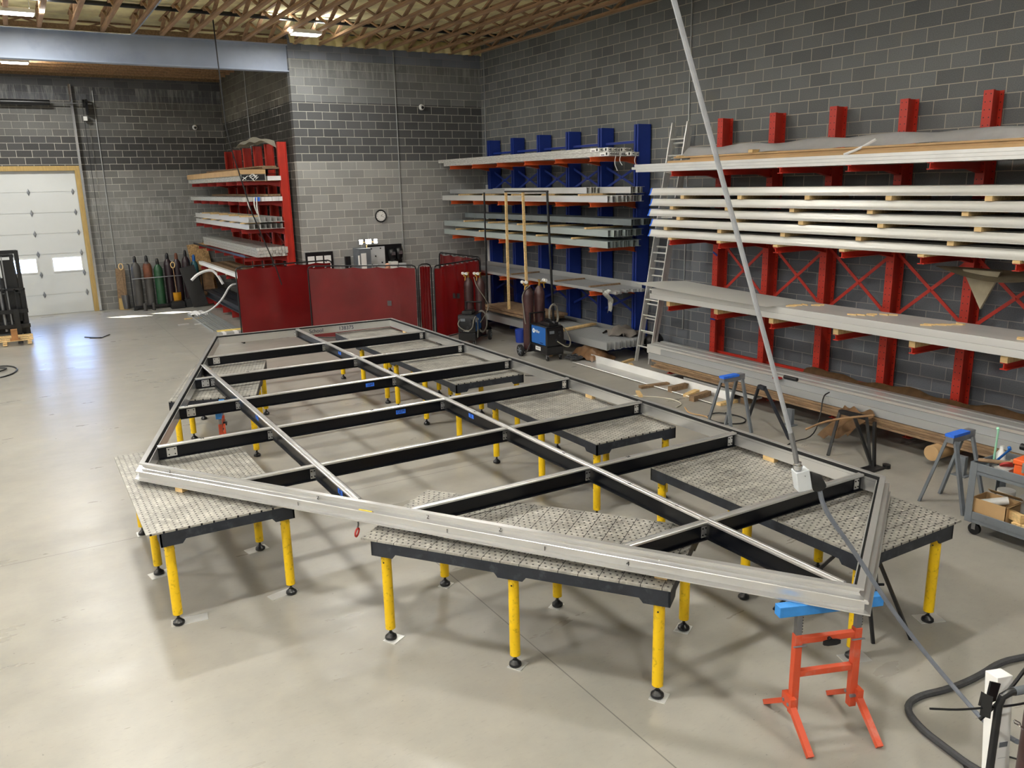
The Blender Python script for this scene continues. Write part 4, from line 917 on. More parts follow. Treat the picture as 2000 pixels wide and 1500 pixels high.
# ------------------------------------------------------------------ welders on carts
def place(t, x, y, rz): t.location = (x,y,0); t.rotation_euler.z = rz
def welder(lab, name2):
    """built around the origin: control panel faces -x, gas rack towards +x"""
    t = thing('welding_machine', lab, 'welding machine', (0,0,0), 'welding machines')
    m = MB().box((-.36,-.2,.13),(.38,.2,.155)).box((.34,-.3,.1),(.62,.3,.125)).box((-.36,-.2,.155),(-.3,.2,.30)).box((-.34,-.19,.155),(.34,.19,.31)).bar((.36,-.18,.1),(.36,-.18,.95),.03).bar((.36,.18,.1),(.36,.18,.95),.03).bar((.36,-.2,.93),(.36,.2,.93),.03)
    bs = obj('cart', m, M_black, t, .006)
    obj('axle', MB().tube((.5,-.36,.11),(.5,.36,.11),.012), M_steel, t)
    for s in (-1,1):
        w = obj('wheel', MB().lathe([(.05,-.02),(.085,-.03),(.125,-.025),(.125,.025),(.085,.03),(.05,.02)], (.5,s*.35,.125), 24, Matrix.Rotation(PI/2,3,'X')), M_rubber, t)
        m = MB().lathe([(.01,-.034),(.03,-.034),(.03,.034),(.01,.034)], (.5,s*.35,.125), 12, Matrix.Rotation(PI/2,3,'X'))
        for k_ in range(6): a = k_*PI/3; m.bar((.5,s*.35,.125),(.5+.09*math.cos(a),s*.35,.125+.09*math.sin(a)),.02,.066,(0,1,0))
        obj('hub', m, M_greyp, w)
        c = obj('caster', MB().tube((-.3,s*.16-.014,.045),(-.3,s*.16+.014,.045),.045,18), M_rubber, t); obj('fork', MB().box((-.32,s*.16-.024,.05),(-.28,s*.16-.018,.13)).box((-.32,s*.16+.018,.05),(-.28,s*.16+.024,.13)), M_steel, c)
    bd = obj('case', MB().box((-.3,-.19,.32),(.3,.19,.70)), M_bluew, t, .012)
    obj('top_cover', MB().box((-.34,-.2,.70),(.32,.2,.725)).box((-.3,-.12,.725),(.05,.12,.80)), M_black, t, .01)
    pn = obj('control_panel', MB().prism([(-.36,.32),(-.30,.32),(-.30,.70),(-.345,.70),(-.375,.52)], (0,-.2,0), (0,.2,0), (1,0,0), (0,0,1)), M_black, t)
    m = MB()
    for y, z in ((-.1,.6),(-.1,.52),(-.02,.43)): m.tube((-.36,y,z),(-.395,y,z),.03,16)
    obj('knob', m, M_toolboxw, pn); obj('display', MB().box((-.372,.03,.58),(-.36,.14,.64)), M_greyp, pn)
    for s in (-1,1):
        lx = s*.2; lg = obj('logo_disc', MB().tube((lx,s*.189,.585),(lx,s*.193,.585),.05,28), M_white, bd)
        text('lettering','Miller',.085,M_white,(lx-s*.155,s*.1935,.583),(1,0,0) if s < 0 else (-1,0,0),(0,0,1),bd)
        text('logo_mark','M',.05,M_bluew,(lx,s*.194,.585),(1,0,0) if s < 0 else (-1,0,0),(0,0,1),lg)
    return t, bs, bd
M_r = None
w2, b2, c2 = welder('blue welding machine with white lettering on a black cart beside the brown gas bottles','')
obj('spec_plate', MB().box((-.08,.191,.19),(.12,.196,.27)), M_white, b2); text('plate_text','MULTI',.05,M_inkb,(.02,.1965,.23),(-1,0,0),(0,0,1),b2)
text('model_text','multimatic',.03,M_inkb,(-.12,.1935,.36),(-1,0,0),(0,0,1),c2)
place(w2, 9.36, 14.25, R(88))
w1, b1, c1 = welder('blue welding machine with front panel showing beside the red welding screen','')
text('lettering','Miller',.06,M_white,(-.3755,.0,.36),(0,-1,0),(0,0,1),c1)
place(w1, 8.84, 16.68, R(48))
f1, f2 = local(8.84,16.68,R(48)), local(9.36,14.25,R(88))
for f, y, lab, g in ((f1,.14,'brown gas cylinder behind the left welder, nearer the screen',True),(f1,-.14,'brown gas cylinder behind the left welder, farther from the screen',True),(f2,.14,'brown gas cylinder behind the blue welder, on the aisle side',True),(f2,-.14,'brown gas cylinder behind the blue welder, on the rack side',True)):
    p = f((.5,y,0)); cylinder(p.x, p.y, .126, lab, M_maroon, 1.36, .115, None, (-.9,-.35) if f is f1 or y > 0 else (.8,-.1), 'gas cylinders on the welding carts')
def hose(pts, r, mt, lab, cat='cable', grp=None, name='cable', sm=2):
    return tag(obj(name, MB().path(pts, r, 8, smooth=sm), mt), lab, cat, grp)
def L_(f, *ps): return [tuple(f(p)) for p in ps]
def coil(f, c, r, turns, seed):
    q = random.Random(seed); pts = []
    for i in range(turns*12+1):
        a = 2*PI*i/12; pts.append(tuple(f((c[0]+q.uniform(-.012,.012)+.012*math.sin(i*.3), c[1]+(r+q.uniform(-.02,.02))*math.cos(a)*.6, c[2]+(r*1.25+q.uniform(-.02,.02))*math.sin(a)))))
    return pts
hose(coil(f1,(.16,-.245,.5),.2,5,1), .013, M_hose3, 'coiled welding lead hung on the side of the left welder', 'cable')
hose(L_(f1,(.42,-.02,1.5),(.3,-.1,1.3),(.36,-.3,1.0),(.45,-.36,.8),(.2,-.3,.62),(.0,-.24,.5)), .012, M_hose3, 'gas hose looping down from the left welder\'s cylinder valves', 'hose')
hose(L_(f1,(-.38,.15,.62),(-.46,.2,.5),(-.46,0,.36),(-.44,-.16,.42),(-.41,-.18,.62),(-.3,-.22,.72),(-.2,-.23,.5),(-.3,-.24,.2)), .012, M_hose3, 'lead drooping across the front panel of the left welder', 'cable')
hose(coil(f2,(.12,-.26,.88),.19,6,4), .014, M_hose3, 'thick coil of dark leads hung behind the blue welder', 'cable')
hose(L_(f2,(.4,.14,1.52),(.5,.3,1.35),(.46,.28,1.0),(.44,.27,.8),(.4,.27,.7)), .012, M_hose3, 'gas hose hanging down the aisle-side bottle of the blue welder', 'hose')
hose(L_(f2,(-.4,-.02,.42),(-.52,-.1,.34),(-.58,-.2,.3),(-.5,-.3,.4),(-.3,-.3,.62),(-.1,-.28,.72)), .013, M_hose3, 'lead looping from the front sockets of the blue welder', 'cable')
hose(L_(f2,(.3,.22,.3),(.32,.27,.16),(.42,.3,.04),(.6,.26,.015),(.7,.1,.015)), .01, M_hose2, 'thin lead falling to the floor by the blue welder\'s big wheel', 'cable')
tag(obj('cable_heap', MB().path([(9.75+.28*math.sin(i*1.7)*(1-i/70),13.75+.2*math.cos(i*1.3),.015+.07*abs(math.sin(i*.9))) for i in range(44)], .012, 6, smooth=1), M_hose2), 'tangle of leads on the floor in front of the blue welder', 'cable')
t = thing('welding_gun', 'dark welding gun and leads resting on top of the blue welder', 'welding gun', f2((-.1,-.05,.8)))
obj('grip', MB().path(L_(f2,(-.28,.02,.815),(-.1,-.02,.83),(.06,-.05,.815)), .028, 8, smooth=1), M_black, t); obj('neck', MB().path(L_(f2,(-.28,.02,.815),(-.34,.03,.83),(-.4,.05,.81)), .012, 8, smooth=1), M_steel, t)
# black pipes and wooden poles in front of the blue rack
tag(obj('black_pole', MB().tube((10.1,18.1,0),(10.1,18.1,3.42),.022,10).tube((10.02,18.1,.012),(10.18,18.1,.012),.05,8), M_black), 'thin black pole standing by the end-on welding screen', 'pole', 'poles before the blue rack')
t = thing('pipe_gantry', 'black pipe frame with a leaning leg in front of the blue rack', 'pipe frame', (10.08,15.1,0), 'poles before the blue rack')
obj('leg', MB().tube((10.08,15.0,0),(10.08,15.25,3.44),.028,10), M_black, t); obj('crossbar', MB().tube((10.08,15.22,3.44),(10.08,17.05,3.44),.022,10), M_black, t)
tag(obj('wooden_pole', MB().bar((10.06,16.95,.655),(10.06,16.98,3.42),.055,.04), M_pine), 'pale wooden pole leaning at the blue rack, nearer the black thin pole', 'pole', 'poles before the blue rack')
tag(obj('wooden_pole', MB().bar((10.06,16.1,.655),(10.06,16.22,3.42),.055,.04), M_pine), 'pale wooden pole leaning at the blue rack, nearer the blue welder', 'pole', 'poles before the blue rack')
# bins and offcuts under the blue rack
tag(obj('blue_bucket', MB().lathe([(.11,0),(.13,.3),(.13,.31),(.12,.31),(.1,.02)], (9.85,16.1,0), 20), M_blue), 'small blue bucket under the brown boards', 'bucket'); tag(obj('white_crate', MB().box((9.75,15.35,0),(9.98,15.7,.3)).box((9.735,15.33,.28),(9.995,15.72,.31)), M_white), 'white box on the floor under the brown boards', 'box')
# extension ladder between the racks
t = thing('extension_ladder', 'tall aluminium extension ladder leaning between the blue and red racks', 'ladder', (10.9,12.9,0))
for k_, (off, z1, nm) in enumerate(((0,4.72,'base_section'),(.065,4.62,'fly_section'))):
    A, B = V((10.66+off+.05*k_,12.86,.01+.3*k_)), V((11.52+off,12.86,z1)); A2, B2 = A-V((0,.43,0)), B-V((0,.43,0)); wv = (A2-A).normalized()
    s_ = obj(nm, MB().bar(A,B,.026,.075,wv.cross((B-A).normalized())).bar(A2,B2,.026,.075,wv.cross((B-A).normalized())), M_alum, t)
    for i in range(1,15):
        f_ = i/15; obj('rung', MB().tube(A.lerp(B,f_),A2.lerp(B2,f_),.017,8), M_alum, s_)
tag(obj('black_bag', MB().grid(lambda u,v: V((11.22+.22*math.sin(PI*v)*math.cos(2*PI*u)*(1+.1*math.sin(u*19)), 12.95+.22*math.sin(PI*v)*math.sin(2*PI*u), .27-.27*math.cos(PI*v)*(1+.08*math.sin(u*25)))), 20, 12), M_black), 'black bag of gear on the floor behind the ladder', 'bag')
# ------------------------------------------------------------------ far corner: cylinder row, shovels, sheets
G = 'gas cylinders along the far wall'
cylinder(3.12,28.1,.1,'grey-brown gas cylinder at the left end of the far row',M_greycyl,1.38,.14,M_black,None,G)
cylinder(3.46,28.12,.1,'dark gas cylinder with rusty brown shoulder in the far row',M_greycyl,1.38,.135,M_black,None,G,M_rust)
cylinder(3.76,28.05,.1,'short green gas cylinder in the far row',M_grncyl,1.28,.135,M_black,None,G)
cylinder(4.08,28.15,.1,'dark maroon gas cylinder right of the green one',M_maroond,1.42,.13,M_black,None,G)
cylinder(4.36,28.2,.1,'brown-capped gas cylinder behind the yellow shovel',M_maroond,1.4,.125,M_rust,None,G)
cylinder(4.62,28.1,.1,'tall maroon gas cylinder next to the teal one',M_maroond,1.48,.125,M_black,None,G)
cylinder(4.88,28.15,.1,'teal gas cylinder with a blue cap at the end of the far row',M_tealcyl,1.32,.12,M_bluew,None,G)
t = thing('cylinder_rack', 'low steel cylinder rack with a pale rail holding the far bottles', 'cylinder rack', (4.0,28.1,0))
obj('tray', MB().box((2.95,27.9,.06),(5.05,28.35,.095)).bar((2.95,27.9,.1),(5.05,27.9,.1),.03,.08), M_black, t); obj('rail', MB().tube((2.92,27.92,.98),(5.02,27.92,1.0),.014,8), M_plate, t)
for x in (2.98,4.0,5.0): obj('foot', MB().box((x-.03,27.88,0),(x+.03,28.36,.06)), M_black, t)
obj('post', MB().tube((2.92,27.92,.0),(2.92,27.92,1.42),.018,8).tube((5.03,27.92,0),(5.03,27.92,1.0),.018,8).tube((2.92,27.92,1.42),(2.92,28.4,1.42),.018,8), M_black, t)
for x, h in ((3.2,.24),(3.45,.24)): tag(obj('pipe_stub', MB().tube((x,27.62,0),(x,27.62,h),.05,12), M_greycyl), 'short pipe stub standing before the %s far cylinder' % ('leftmost' if x < 3.3 else 'second'), 'pipe', 'pipe stubs by the far cylinders')
tag(obj('black_case', MB().box((3.95,27.45,0),(4.35,27.75,.2)).box((3.98,27.48,.2),(4.32,27.72,.23)), M_black), 'low black case before the maroon far cylinders', 'case'); tag(obj('dark_case', MB().box((4.4,27.55,0),(4.6,27.82,.24)).path([(4.44,27.68,.24),(4.46,27.68,.3),(4.54,27.68,.3),(4.56,27.68,.24)], .012, 6), M_toolboxw), 'dark carry case before the yellow shovel blade', 'case')
tag(obj('leaning_board', MB().bar((2.66,28.45,0),(2.72,28.6,1.28),.27,.03,(0,-1,0)), M_oldwood), 'weathered board leaning on the far wall left of the cylinders', 'board'); tag(obj('short_board', MB().bar((2.68,28.36,0),(2.69,28.4,.36),.27,.03,(0,-1,0)), M_pine2), 'short yellowish board at the foot of the weathered board', 'board')
def shovel(x, y, z, lab, blade):
    t = thing('shovel', lab, 'shovel', (x,y,0), 'shovels by the far cylinders')
    obj('handle', MB().path([(x-.06,y,z),(x-.055,y,z+.1),(x,y,z+.14),(x+.055,y,z+.1),(x+.06,y,z),(x,y,z-.07)], .016, 8, closed=True, smooth=1), M_pine, t)
    obj('shaft', MB().tube((x,y,z-.07),(x+.02,y-.05,.45),.015,8), M_oldwood if blade else M_pine, t)
    obj('blade', MB().grid(lambda u,v: V((x+.02+(u-.5)*.24*(1-.25*v*v), y-.06-.05*math.cos((u-.5)*PI), .48-.44*v)), 8, 6, .004), blade, t)
shovel(4.18,27.86,1.3,'shovel with yellow blade leaning on the maroon far cylinders',mat('yellow_plastic',(226,166,30),.5)); shovel(2.72,28.25,1.32,'shovel with D grip leaning on the weathered board',M_steel)
tag(obj('chipboard_sheet', MB().bar((5.32,28.38,0),(5.1,28.64,1.92),.62,.018,(0,-1,0)), M_osb), 'chipboard sheet leaning in the corner by the far red rack', 'chipboard'); 
tag(obj('black_sheet', MB().bar((4.82,27.42,.02),(4.56,27.7,1.28),.46,.03,(0,-1,0)), M_black), 'tilted black panel in front of the chipboard sheet', 'panel'); tag(obj('brown_sheet', MB().bar((5.22,27.9,0),(5.2,28.2,1.1),.42,.02,(0,-1,0)), M_brownpaper), 'brown panel behind the tilted black panel', 'panel')
for x, y, l, mt, lab in ((4.0,25.0,.22,M_pine,'small pine offcut on the floor near the far rack, left of two'),(4.28,24.9,.2,M_pine,'small pine offcut on the floor near the far rack, right of two'),(3.7,24.0,.3,M_alum,'thin bright strip on the floor, left of the far offcuts'),(4.1,23.8,.3,M_alum,'thin bright strip on the floor below the far offcuts')):
    tag(obj('floor_offcut', MB().obox((x,y,.012),(l,.06,.024),.2), mt), lab, 'offcut', 'offcuts near the far rack')
m = MB().bar((1.2,23.5,.012),(1.55,23.1,.012),.035,.02).bar((1.55,23.1,.012),(1.78,23.5,.012),.03,.02).bar((1.3,23.25,.012),(1.55,23.1,.02),.03,.02)
tag(obj('bent_strap', m, M_black), 'bent black steel scrap alone on the open floor', 'scrap')
hose([(-.9,19.2,.015),(-.5,19.3,.015),(-.3,19.9,.015),(-.45,20.5,.015),(-.8,20.6,.015),(-1.1,20.2,.015),(-.9,19.7,.03),(-.6,19.9,.03),(-.5,20.2,.03),(-.8,20.3,.03)], .016, M_black, 'black cable coiled on the floor at the left edge', 'cable')
# ------------------------------------------------------------------ forklift and pallet
t = thing('forklift', 'dark forklift with raised mast at the left edge of the photo', 'forklift', (-.55,25.2,0))
m = MB()
for x in (-.98,-.02): m.box((x-.05,24.45,.1),(x+.05,24.57,2.24)); 
for x in (-.86,-.14): m.box((x-.04,24.5,.12),(x+.04,24.6,2.15))
for z in (.35,1.2,2.16): m.box((-1.0,24.5,z),(0,24.56,z+.09))
obj('mast', m, M_black, t); obj('lift_chain', MB().box((-.66,24.48,.3),(-.63,24.5,2.1)).box((-.37,24.48,.3),(-.34,24.5,2.1)).tube((-.5,24.52,.2),(-.5,24.52,1.9),.045), M_steel, t)
obj('carriage', MB().box((-1.05,24.36,.28),(.05,24.42,.38)).box((-1.05,24.36,.66),(.05,24.42,.76)).box((-.8,24.36,.38),(-.7,24.42,.66)).box((-.3,24.36,.38),(-.2,24.42,.66)), M_black, t)
m = MB()
for i in range(6): x = -1.03+.212*i; m.box((x-.015,24.34,.76),(x+.015,24.37,1.28))
m.box((-1.05,24.34,1.25),(.05,24.37,1.3)); obj('load_backrest', m, M_black, t)
for x in (-.82,-.22): obj('fork', MB().box((x-.055,24.3,.06),(x+.055,24.36,.78)).box((x-.055,23.2,.06),(x+.055,24.36,.1)), M_black, t)
obj('front_cowl', MB().box((-.98,24.62,.12),(-.02,24.78,1.15)).box((-.9,24.6,1.15),(-.6,24.7,2.0)).box((-.4,24.6,1.15),(-.12,24.7,2.0)), M_black, t)
obj('body', MB().box((-1.02,24.8,.18),(-.02,26.6,.85)).box((-1.0,25.9,.85),(-.04,26.7,1.15)).box((-1.0,24.75,.85),(-.04,24.95,1.1)), M_black, t, .02); obj('stripe', MB().box((-.022,25.0,.5),(-.012,26.4,.62)), M_redd, t)
obj('overhead_guard', MB().bar((-.96,24.85,1.05),(-.9,25.25,2.05),.06).bar((-.08,24.85,1.05),(-.14,25.25,2.05),.06).bar((-.92,26.4,1.1),(-.9,26.2,2.05),.06).bar((-.12,26.4,1.1),(-.14,26.2,2.05),.06).bar((-.92,25.25,2.05),(-.9,26.25,2.05),.07).bar((-.12,25.25,2.05),(-.14,26.25,2.05),.07).bar((-.9,25.3,2.06),(-.14,25.3,2.06),.05).bar((-.9,25.7,2.06),(-.14,25.7,2.06),.05).bar((-.9,26.1,2.06),(-.14,26.1,2.06),.05), M_black, t)
obj('seat', MB().box((-.75,25.7,.88),(-.3,26.1,.98)).obox((-.52,26.12,1.2),(.42,.1,.46),0,-.15), M_toolboxw, t, .02)
for x in (-.98,-.06):
    for y in (24.95,26.25): w = obj('wheel', MB().tube((x-.08,y,.25),(x+.08,y,.25),.25,24), M_rubber, t); obj('hub', MB().tube((x-.09,y,.25),(x+.09,y,.25),.11,16), M_greyp, w)
t = thing('pallet', 'wooden pallet on the floor under the forklift forks', 'pallet', (-.6,23.7,0))
for y in (23.3,23.6,23.9,24.15): obj('deck_board', MB().box((-1.2,y-.05,.115),(.06,y+.05,.135)), M_pine, t)
for x in (-1.1,-.56,-.03): obj('stringer', MB().box((x-.045,23.25,.02),(x+.045,24.2,.06)), M_pine, t)
tag(obj('orange_block', MB().box((-.40,23.26,.137),(-.26,23.4,.40)).box((-.44,23.24,.137),(-.22,23.44,.17)), mat('orange_wood',(150,104,60),.75,var=.3)), 'upright orange-brown timber block on the pallet', 'wood block')
# ------------------------------------------------------------------ drop cords
t = thing('drop_cord', 'long grey conduit drop from the ceiling ending in a pale outlet box', 'drop cord', (3.9,3.1,1.8))
obj('conduit', MB().path([(1.66,3.1,6.98),(2.21,3.1,5.71),(2.76,3.1,4.44),(3.23,3.1,3.36),(3.62,3.1,2.46),(3.745,3.1,2.17)], .0135, 10), M_conduit, t)
obj('strain_grip', MB().path([(3.742,3.1,2.18),(3.785,3.1,2.07),(3.815,3.1,1.975)], .0155, 10), M_steel, t); obj('connector', MB().lathe([(.022,0),(.028,.008),(.028,.03),(.021,.034),(.021,.05)], (3.825,3.1,1.93), 12), M_chrome, t)
bx = obj('outlet_box', MB().obox((3.868,3.1,1.862),(.084,.084,.13),R(-28),0,R(-12)), M_concrete_grey, t, .005)
obj('cover_screw', MB().obox((3.83,3.046,1.905),(.006,.008,.006)), M_steel, bx)
t = thing('power_cable', 'thick grey cable plugged into the hanging outlet box and trailing down to lower right', 'power cable', (3.95,3.06,1.8))
obj('plug', MB().path([(3.905,3.08,1.865),(3.95,3.06,1.85),(3.975,3.05,1.80)], .042, 14), M_rubber, t)
obj('cord', MB().path([(3.972,3.05,1.8),(3.985,3.03,1.70),(4.05,2.99,1.57),(4.14,2.94,1.44),(4.35,2.75,1.01),(4.53,2.62,.72),(4.63,2.48,.53),(4.64,2.33,.43),(4.56,2.2,.44),(4.47,2.07,.5),(4.38,1.95,.56)], .0145, 10, smooth=2), M_hose, t)
hose([(4.32,19.5,7.5),(4.37,19.5,5.0),(4.42,19.5,4.6),(4.76,19.5,3.1),(5.2,19.5,1.8),(5.3,19.5,1.4)], .014, M_black, 'thin dark drop cord hanging before the far red rack', 'drop cord', None, 'thin_drop_cord', 0)
hose([(6.4,2.72,.025),(6.17,2.79,.025),(5.95,2.85,.025),(5.62,2.83,.025),(5.3,2.86,.025),(5.05,2.93,.025),(4.86,2.9,.025),(4.74,2.7,.025),(4.70,2.5,.025),(4.66,2.3,.025),(4.7,2.0,.025)], .024, M_hose2, 'dark ribbed hose curving over the floor at lower right', 'hose')
hose([(4.72,2.42,.01),(4.6,2.3,.01),(4.62,2.15,.01),(4.75,2.2,.06),(4.85,2.35,.05),(5.0,2.2,.01)], .006, M_black, 'thin black wire looped beside the dark ribbed hose', 'cable')
# ------------------------------------------------------------------ adjustable orange stands
def stand(lab, x, y, rz, zt=.945):
    t = thing('work_stand', lab, 'work stand', (0,0,0), 'adjustable work stands')
    obj('top_bar', MB().box((-.37,-.035,zt-.075),(.37,.035,zt)), M_brightblue, t, .004)
    W = .215
    for s in (-1,1):
        obj('upright', MB().box((s*W-.025,-.025,.13),(s*W+.025,.025,.72)), M_standred, t, .003)
        p = obj('post', MB().box((s*W-.019,-.019,.4),(s*W+.019,.019,zt-.075)), M_steel, t)
        m = MB()
        for i in range(7): m.obox((s*W+.02,0,.74+i*.021),(.012,.03,.012),0,0,R(45))
        obj('ratchet_teeth', m, M_black, p)
        for q in (-1,1):
            l = obj('leg', MB().bar((s*W+.03*s,q*.01,.23),(s*W+.03*s,q*.30,.014),.042,.034).box((s*W+.008*s,q*.0-.03,.18),(s*W+.05*s,q*.03+.03*q,.27)), M_standred, t)
            obj('leg_bolt', MB().tube((s*W-.03,q*.03,.22),(s*W+.058*s,q*.03,.22),.012,8), M_plate, l)
    for z in (.675,.43): obj('crossbar', MB().box((-W+.025,-.021,z-.021),(W-.025,.021,z+.021)), M_standred, t, .003)
    k = obj('knob', MB().tube((.0,-.021,.675),(.0,-.05,.675),.014,10).prism([(-.06,-.012),(-.03,-.02),(.03,-.02),(.06,-.012),(.06,.012),(.03,.02),(-.03,.02),(-.06,.012)], (0,-.05,.665), (0,-.065,.665), (1,0,0), (0,0,1)), M_black, t)
    obj('pin', MB().tube((-W-.04,-.03,.645),(-W+.05,-.03,.645),.006,6).tube((W-.05,-.03,.645),(W+.04,-.03,.645),.006,6), M_plate, t)
    place(t, x, y, rz); return t
stand('orange adjustable stand with a blue top bar under the frame\'s near corner', 4.24, 3.11, R(-20.7))
stand('blue-topped adjustable stand beyond the left table, half hidden by the frame', 1.98, 10.75, R(75), .9)
# black trestle under the near right corner
def trestle(name, lab, tops, feet, r, mt, cat, grp=None, brace=None):
    t = thing(name, lab, cat, (sum(f[0] for f in feet)/len(feet),sum(f[1] for f in feet)/len(feet),0), grp)
    for a, b in zip(tops, feet): obj('leg', MB().bar(a, b, r), mt, t)
    if brace: obj('brace', MB().bar(*brace, r*.7), mt, t)
    obj('head', MB().bar(tops[0], tops[-1], r*1.6), mt, t); return t
trestle('folding_trestle','black folding trestle behind the near corner of the frame',[(5.55,3.85,.8),(5.58,3.83,.8),(5.6,3.8,.8),(5.62,3.78,.8)],[(5.18,4.35,0),(5.42,3.55,0),(5.72,3.42,0),(6.05,3.95,0)],.024,M_black,'trestle',None,((5.35,3.95,.35),(5.75,3.72,.35)))
# red clamp dangling under the rail
t = thing('locking_clamp', 'small red-handled clamp hanging below the front rail', 'clamp', (2.05,6.05,.9))
obj('jaw', MB().path([(2.10,6.06,.946),(2.10,6.05,.93),(2.08,6.03,.90)], .007, 8, smooth=1), M_black, t); obj('handle', MB().path([(2.08,6.03,.905),(2.05,6.0,.885),(2.045,5.99,.86),(2.06,6.0,.845),(2.09,6.03,.865),(2.10,6.04,.895)], .008, 8, closed=True, smooth=1), M_redd, t)
# ------------------------------------------------------------------ sawhorses and floor stock by the right rack
def sawhorse(lab, x, y):
    t = thing('sawhorse', lab, 'sawhorse', (x+.35,y,0), 'sawhorses by the right rack')
    obj('beam', MB().box((x,y-.045,.76),(x+.42,y+.045,.85)), M_plate, t); obj('tape', MB().box((x-.006,y-.052,.825),(x+.3,y+.052,.856)), M_bluetape, t, label='blue tape wrapping')
    for sx in (.04,.36):
        for s in (-1,1): obj('leg', MB().bar((x+sx,y+s*.05,.78),(x+sx+(-.06 if sx < .2 else .02),y+s*.26,0),.045,.03), M_greyp, t)
sawhorse('grey sawhorse with blue-taped top, left of two by the right rack', 8.48, 8.3); sawhorse('grey sawhorse with blue-taped top, beside the tool cart', 8.48, 4.88)
trestle('pipe_trestle','dark two-legged trestle between the sawhorses',[(9.3,8.34,.58),(9.3,8.22,.57)],[(9.42,8.62,0),(9.05,7.5,0)],.036,M_char,'trestle','trestles by the right rack',None)
t = trestle('scrap_trestle','black-legged trestle with a brown paper roll across it',[(9.3,6.9,.52),(9.32,6.7,.52),(9.32,6.5,.52)],[(8.92,6.75,0),(8.96,6.1,0),(9.0,6.16,0)],.035,M_black,'trestle','trestles by the right rack',None)
t = thing('black_post', 'black post on a flat base in front of the board bundle', 'post', (8.98,6.1,0)); obj('base', MB().box((8.55,6.0,0),(9.06,6.16,.03)).tube((9.12,6.02,0),(9.12,6.02,.05),.05), M_black, t); obj('post', MB().bar((8.98,6.1,.03),(9.0,6.16,.60),.034), M_black, t)
m = MB(); m.grid(lambda u,v: V((9.3+.42*u+.03*math.sin(v*9), 6.75+.5*v-.1*u, .2+.28*u-.14*v*(1-u)+.03*math.sin(v*14+u*5))), 12, 14, .004)
m.path([(9.25,6.35,.6),(9.15,6.7,.5),(9.08,7.0,.38),(9.0,7.2,.24)], .016, 6, smooth=1)
tag(obj('paper_wrap', m, M_brownpaper), 'torn brown wrapping hanging off the front of the board bundle', 'paper')
tag(obj('paper_tube', MB().tube((9.62,5.75,.18),(10.4,5.75,.18),.1,24), M_card), 'round cardboard tube end under the board bundle', 'tube')
for y in (4.45,5.35,8.0): tag(obj('rack_foot_post', MB().box((9.6,y-.05,.012),(9.66,y+.05,.25)).box((9.56,y-.09,0),(9.7,y+.09,.012)), M_greyp), 'grey steel prop under the front of the board bundle, %s' % ('by the tool cart' if y < 5 else 'right of the cardboard tube' if y < 6 else 'left of the brown wrapping'), 'prop', 'props under the board bundle')
for i, (y, x, l, a, lab) in enumerate(((10.55,9.75,.5,5,'first block left of the grey sawhorse'),(10.2,9.7,.42,20,'second block, tilted'),(9.9,9.62,.5,12,'third block, largest'),(9.4,9.75,.4,0,'fourth block, darkest corner'),(11.0,9.55,.6,-8,'outermost block near the ladder'))):
    for z in ((0,.05) if i in (0,2) else (0,)): tag(obj('floor_timber', MB().obox((x,y,z+.024),(l,.1,.046),R(a)), M_pine if i%2 else M_oldwood), 'timber offcut under the bundle, %s%s' % (lab, ', upper piece' if z else ''), 'wood block', 'timber offcuts under the bundle')
along(MB().prism([(0,.02),(.08,0),(.42,0),(.46,.14),(.45,.14),(.40,.012),(.09,.012),(.01,.03)], (0,-4.0,0), (0,0,0), (1,0,0), (0,0,1)), 'floor_trough', M_alum, '', 'aluminium trough', None, [(9.5,13.5,.0,'long bright aluminium trough lying on the floor before the rack')])
along(MB().box((0,-1.7,0),(.16,0,.03)).box((0,-1.7,.03),(.02,0,.06)), 'white_strip', M_white, '', 'strip', None, [(10.02,10.75,.1,'white flat strip resting on timbers below the board bundle')])
tag(obj('strip_rest', MB().box((9.95,9.2,0),(10.25,9.3,.098)).box((9.95,10.4,0),(10.25,10.5,.098)), M_oldwood), 'timber rest below the white strip', 'wood block')
m = MB(); m.grid(lambda u,v: V((9.82+.62*u, 13.25+.85*v, .02+.24*math.sin(PI*u)**.6*math.sin(PI*v)**.5+.035*math.sin(u*13+v*5)+.02*math.sin(v*23))), 20, 20)
tag(obj('brown_bag', m, mat('brown_plastic',(112,84,58),.35,bump=.6,bscale=9)), 'crumpled brown plastic bag on the floor in front of the angles', 'bag')
for (x,y,l,a,lab) in ((10.2,12.4,.6,60,'pine offcut on the floor between brown bag and ladder'),(10.45,12.9,.5,20,'pine offcut beside the ladder foot'),(9.75,14.6,.7,50,'pine stick on the floor beside the blue welder'),(8.95,10.7,.32,60,'pine stick on the open floor with a pale cord')):
    tag(obj('pine_offcut', MB().obox((x,y,.02),(l,.07,.04),R(a)), M_pine), lab, 'wood stick', 'pine offcuts on the floor')
hose([(8.55,10.9,.012),(8.9,10.6,.012),(9.2,10.2,.012),(9.15,9.8,.012),(8.9,9.7,.012)], .01, M_fabric, 'pale cord lying by the pine stick on the floor', 'cable')
hose([(8.1,13.1,.01),(8.6,12.6,.01),(8.7,12.0,.01),(8.4,11.5,.01)], .008, M_black, 'thin dark cord on the floor along the frame', 'cable')
hose([(9.0,9.6,.012),(8.8,9.3,.012),(8.95,9.0,.012),(8.7,8.8,.012)], .012, M_card, 'tan cord curling on the floor left of the sawhorse', 'cable')
hose([(9.3,9.0,.012),(9.35,8.6,.012),(9.1,8.4,.012),(8.8,8.6,.012),(8.85,9.0,.012),(9.2,9.1,.02),(9.3,8.8,.02)], .01, M_black, 'black cord looped on the floor behind the sawhorse', 'cable')
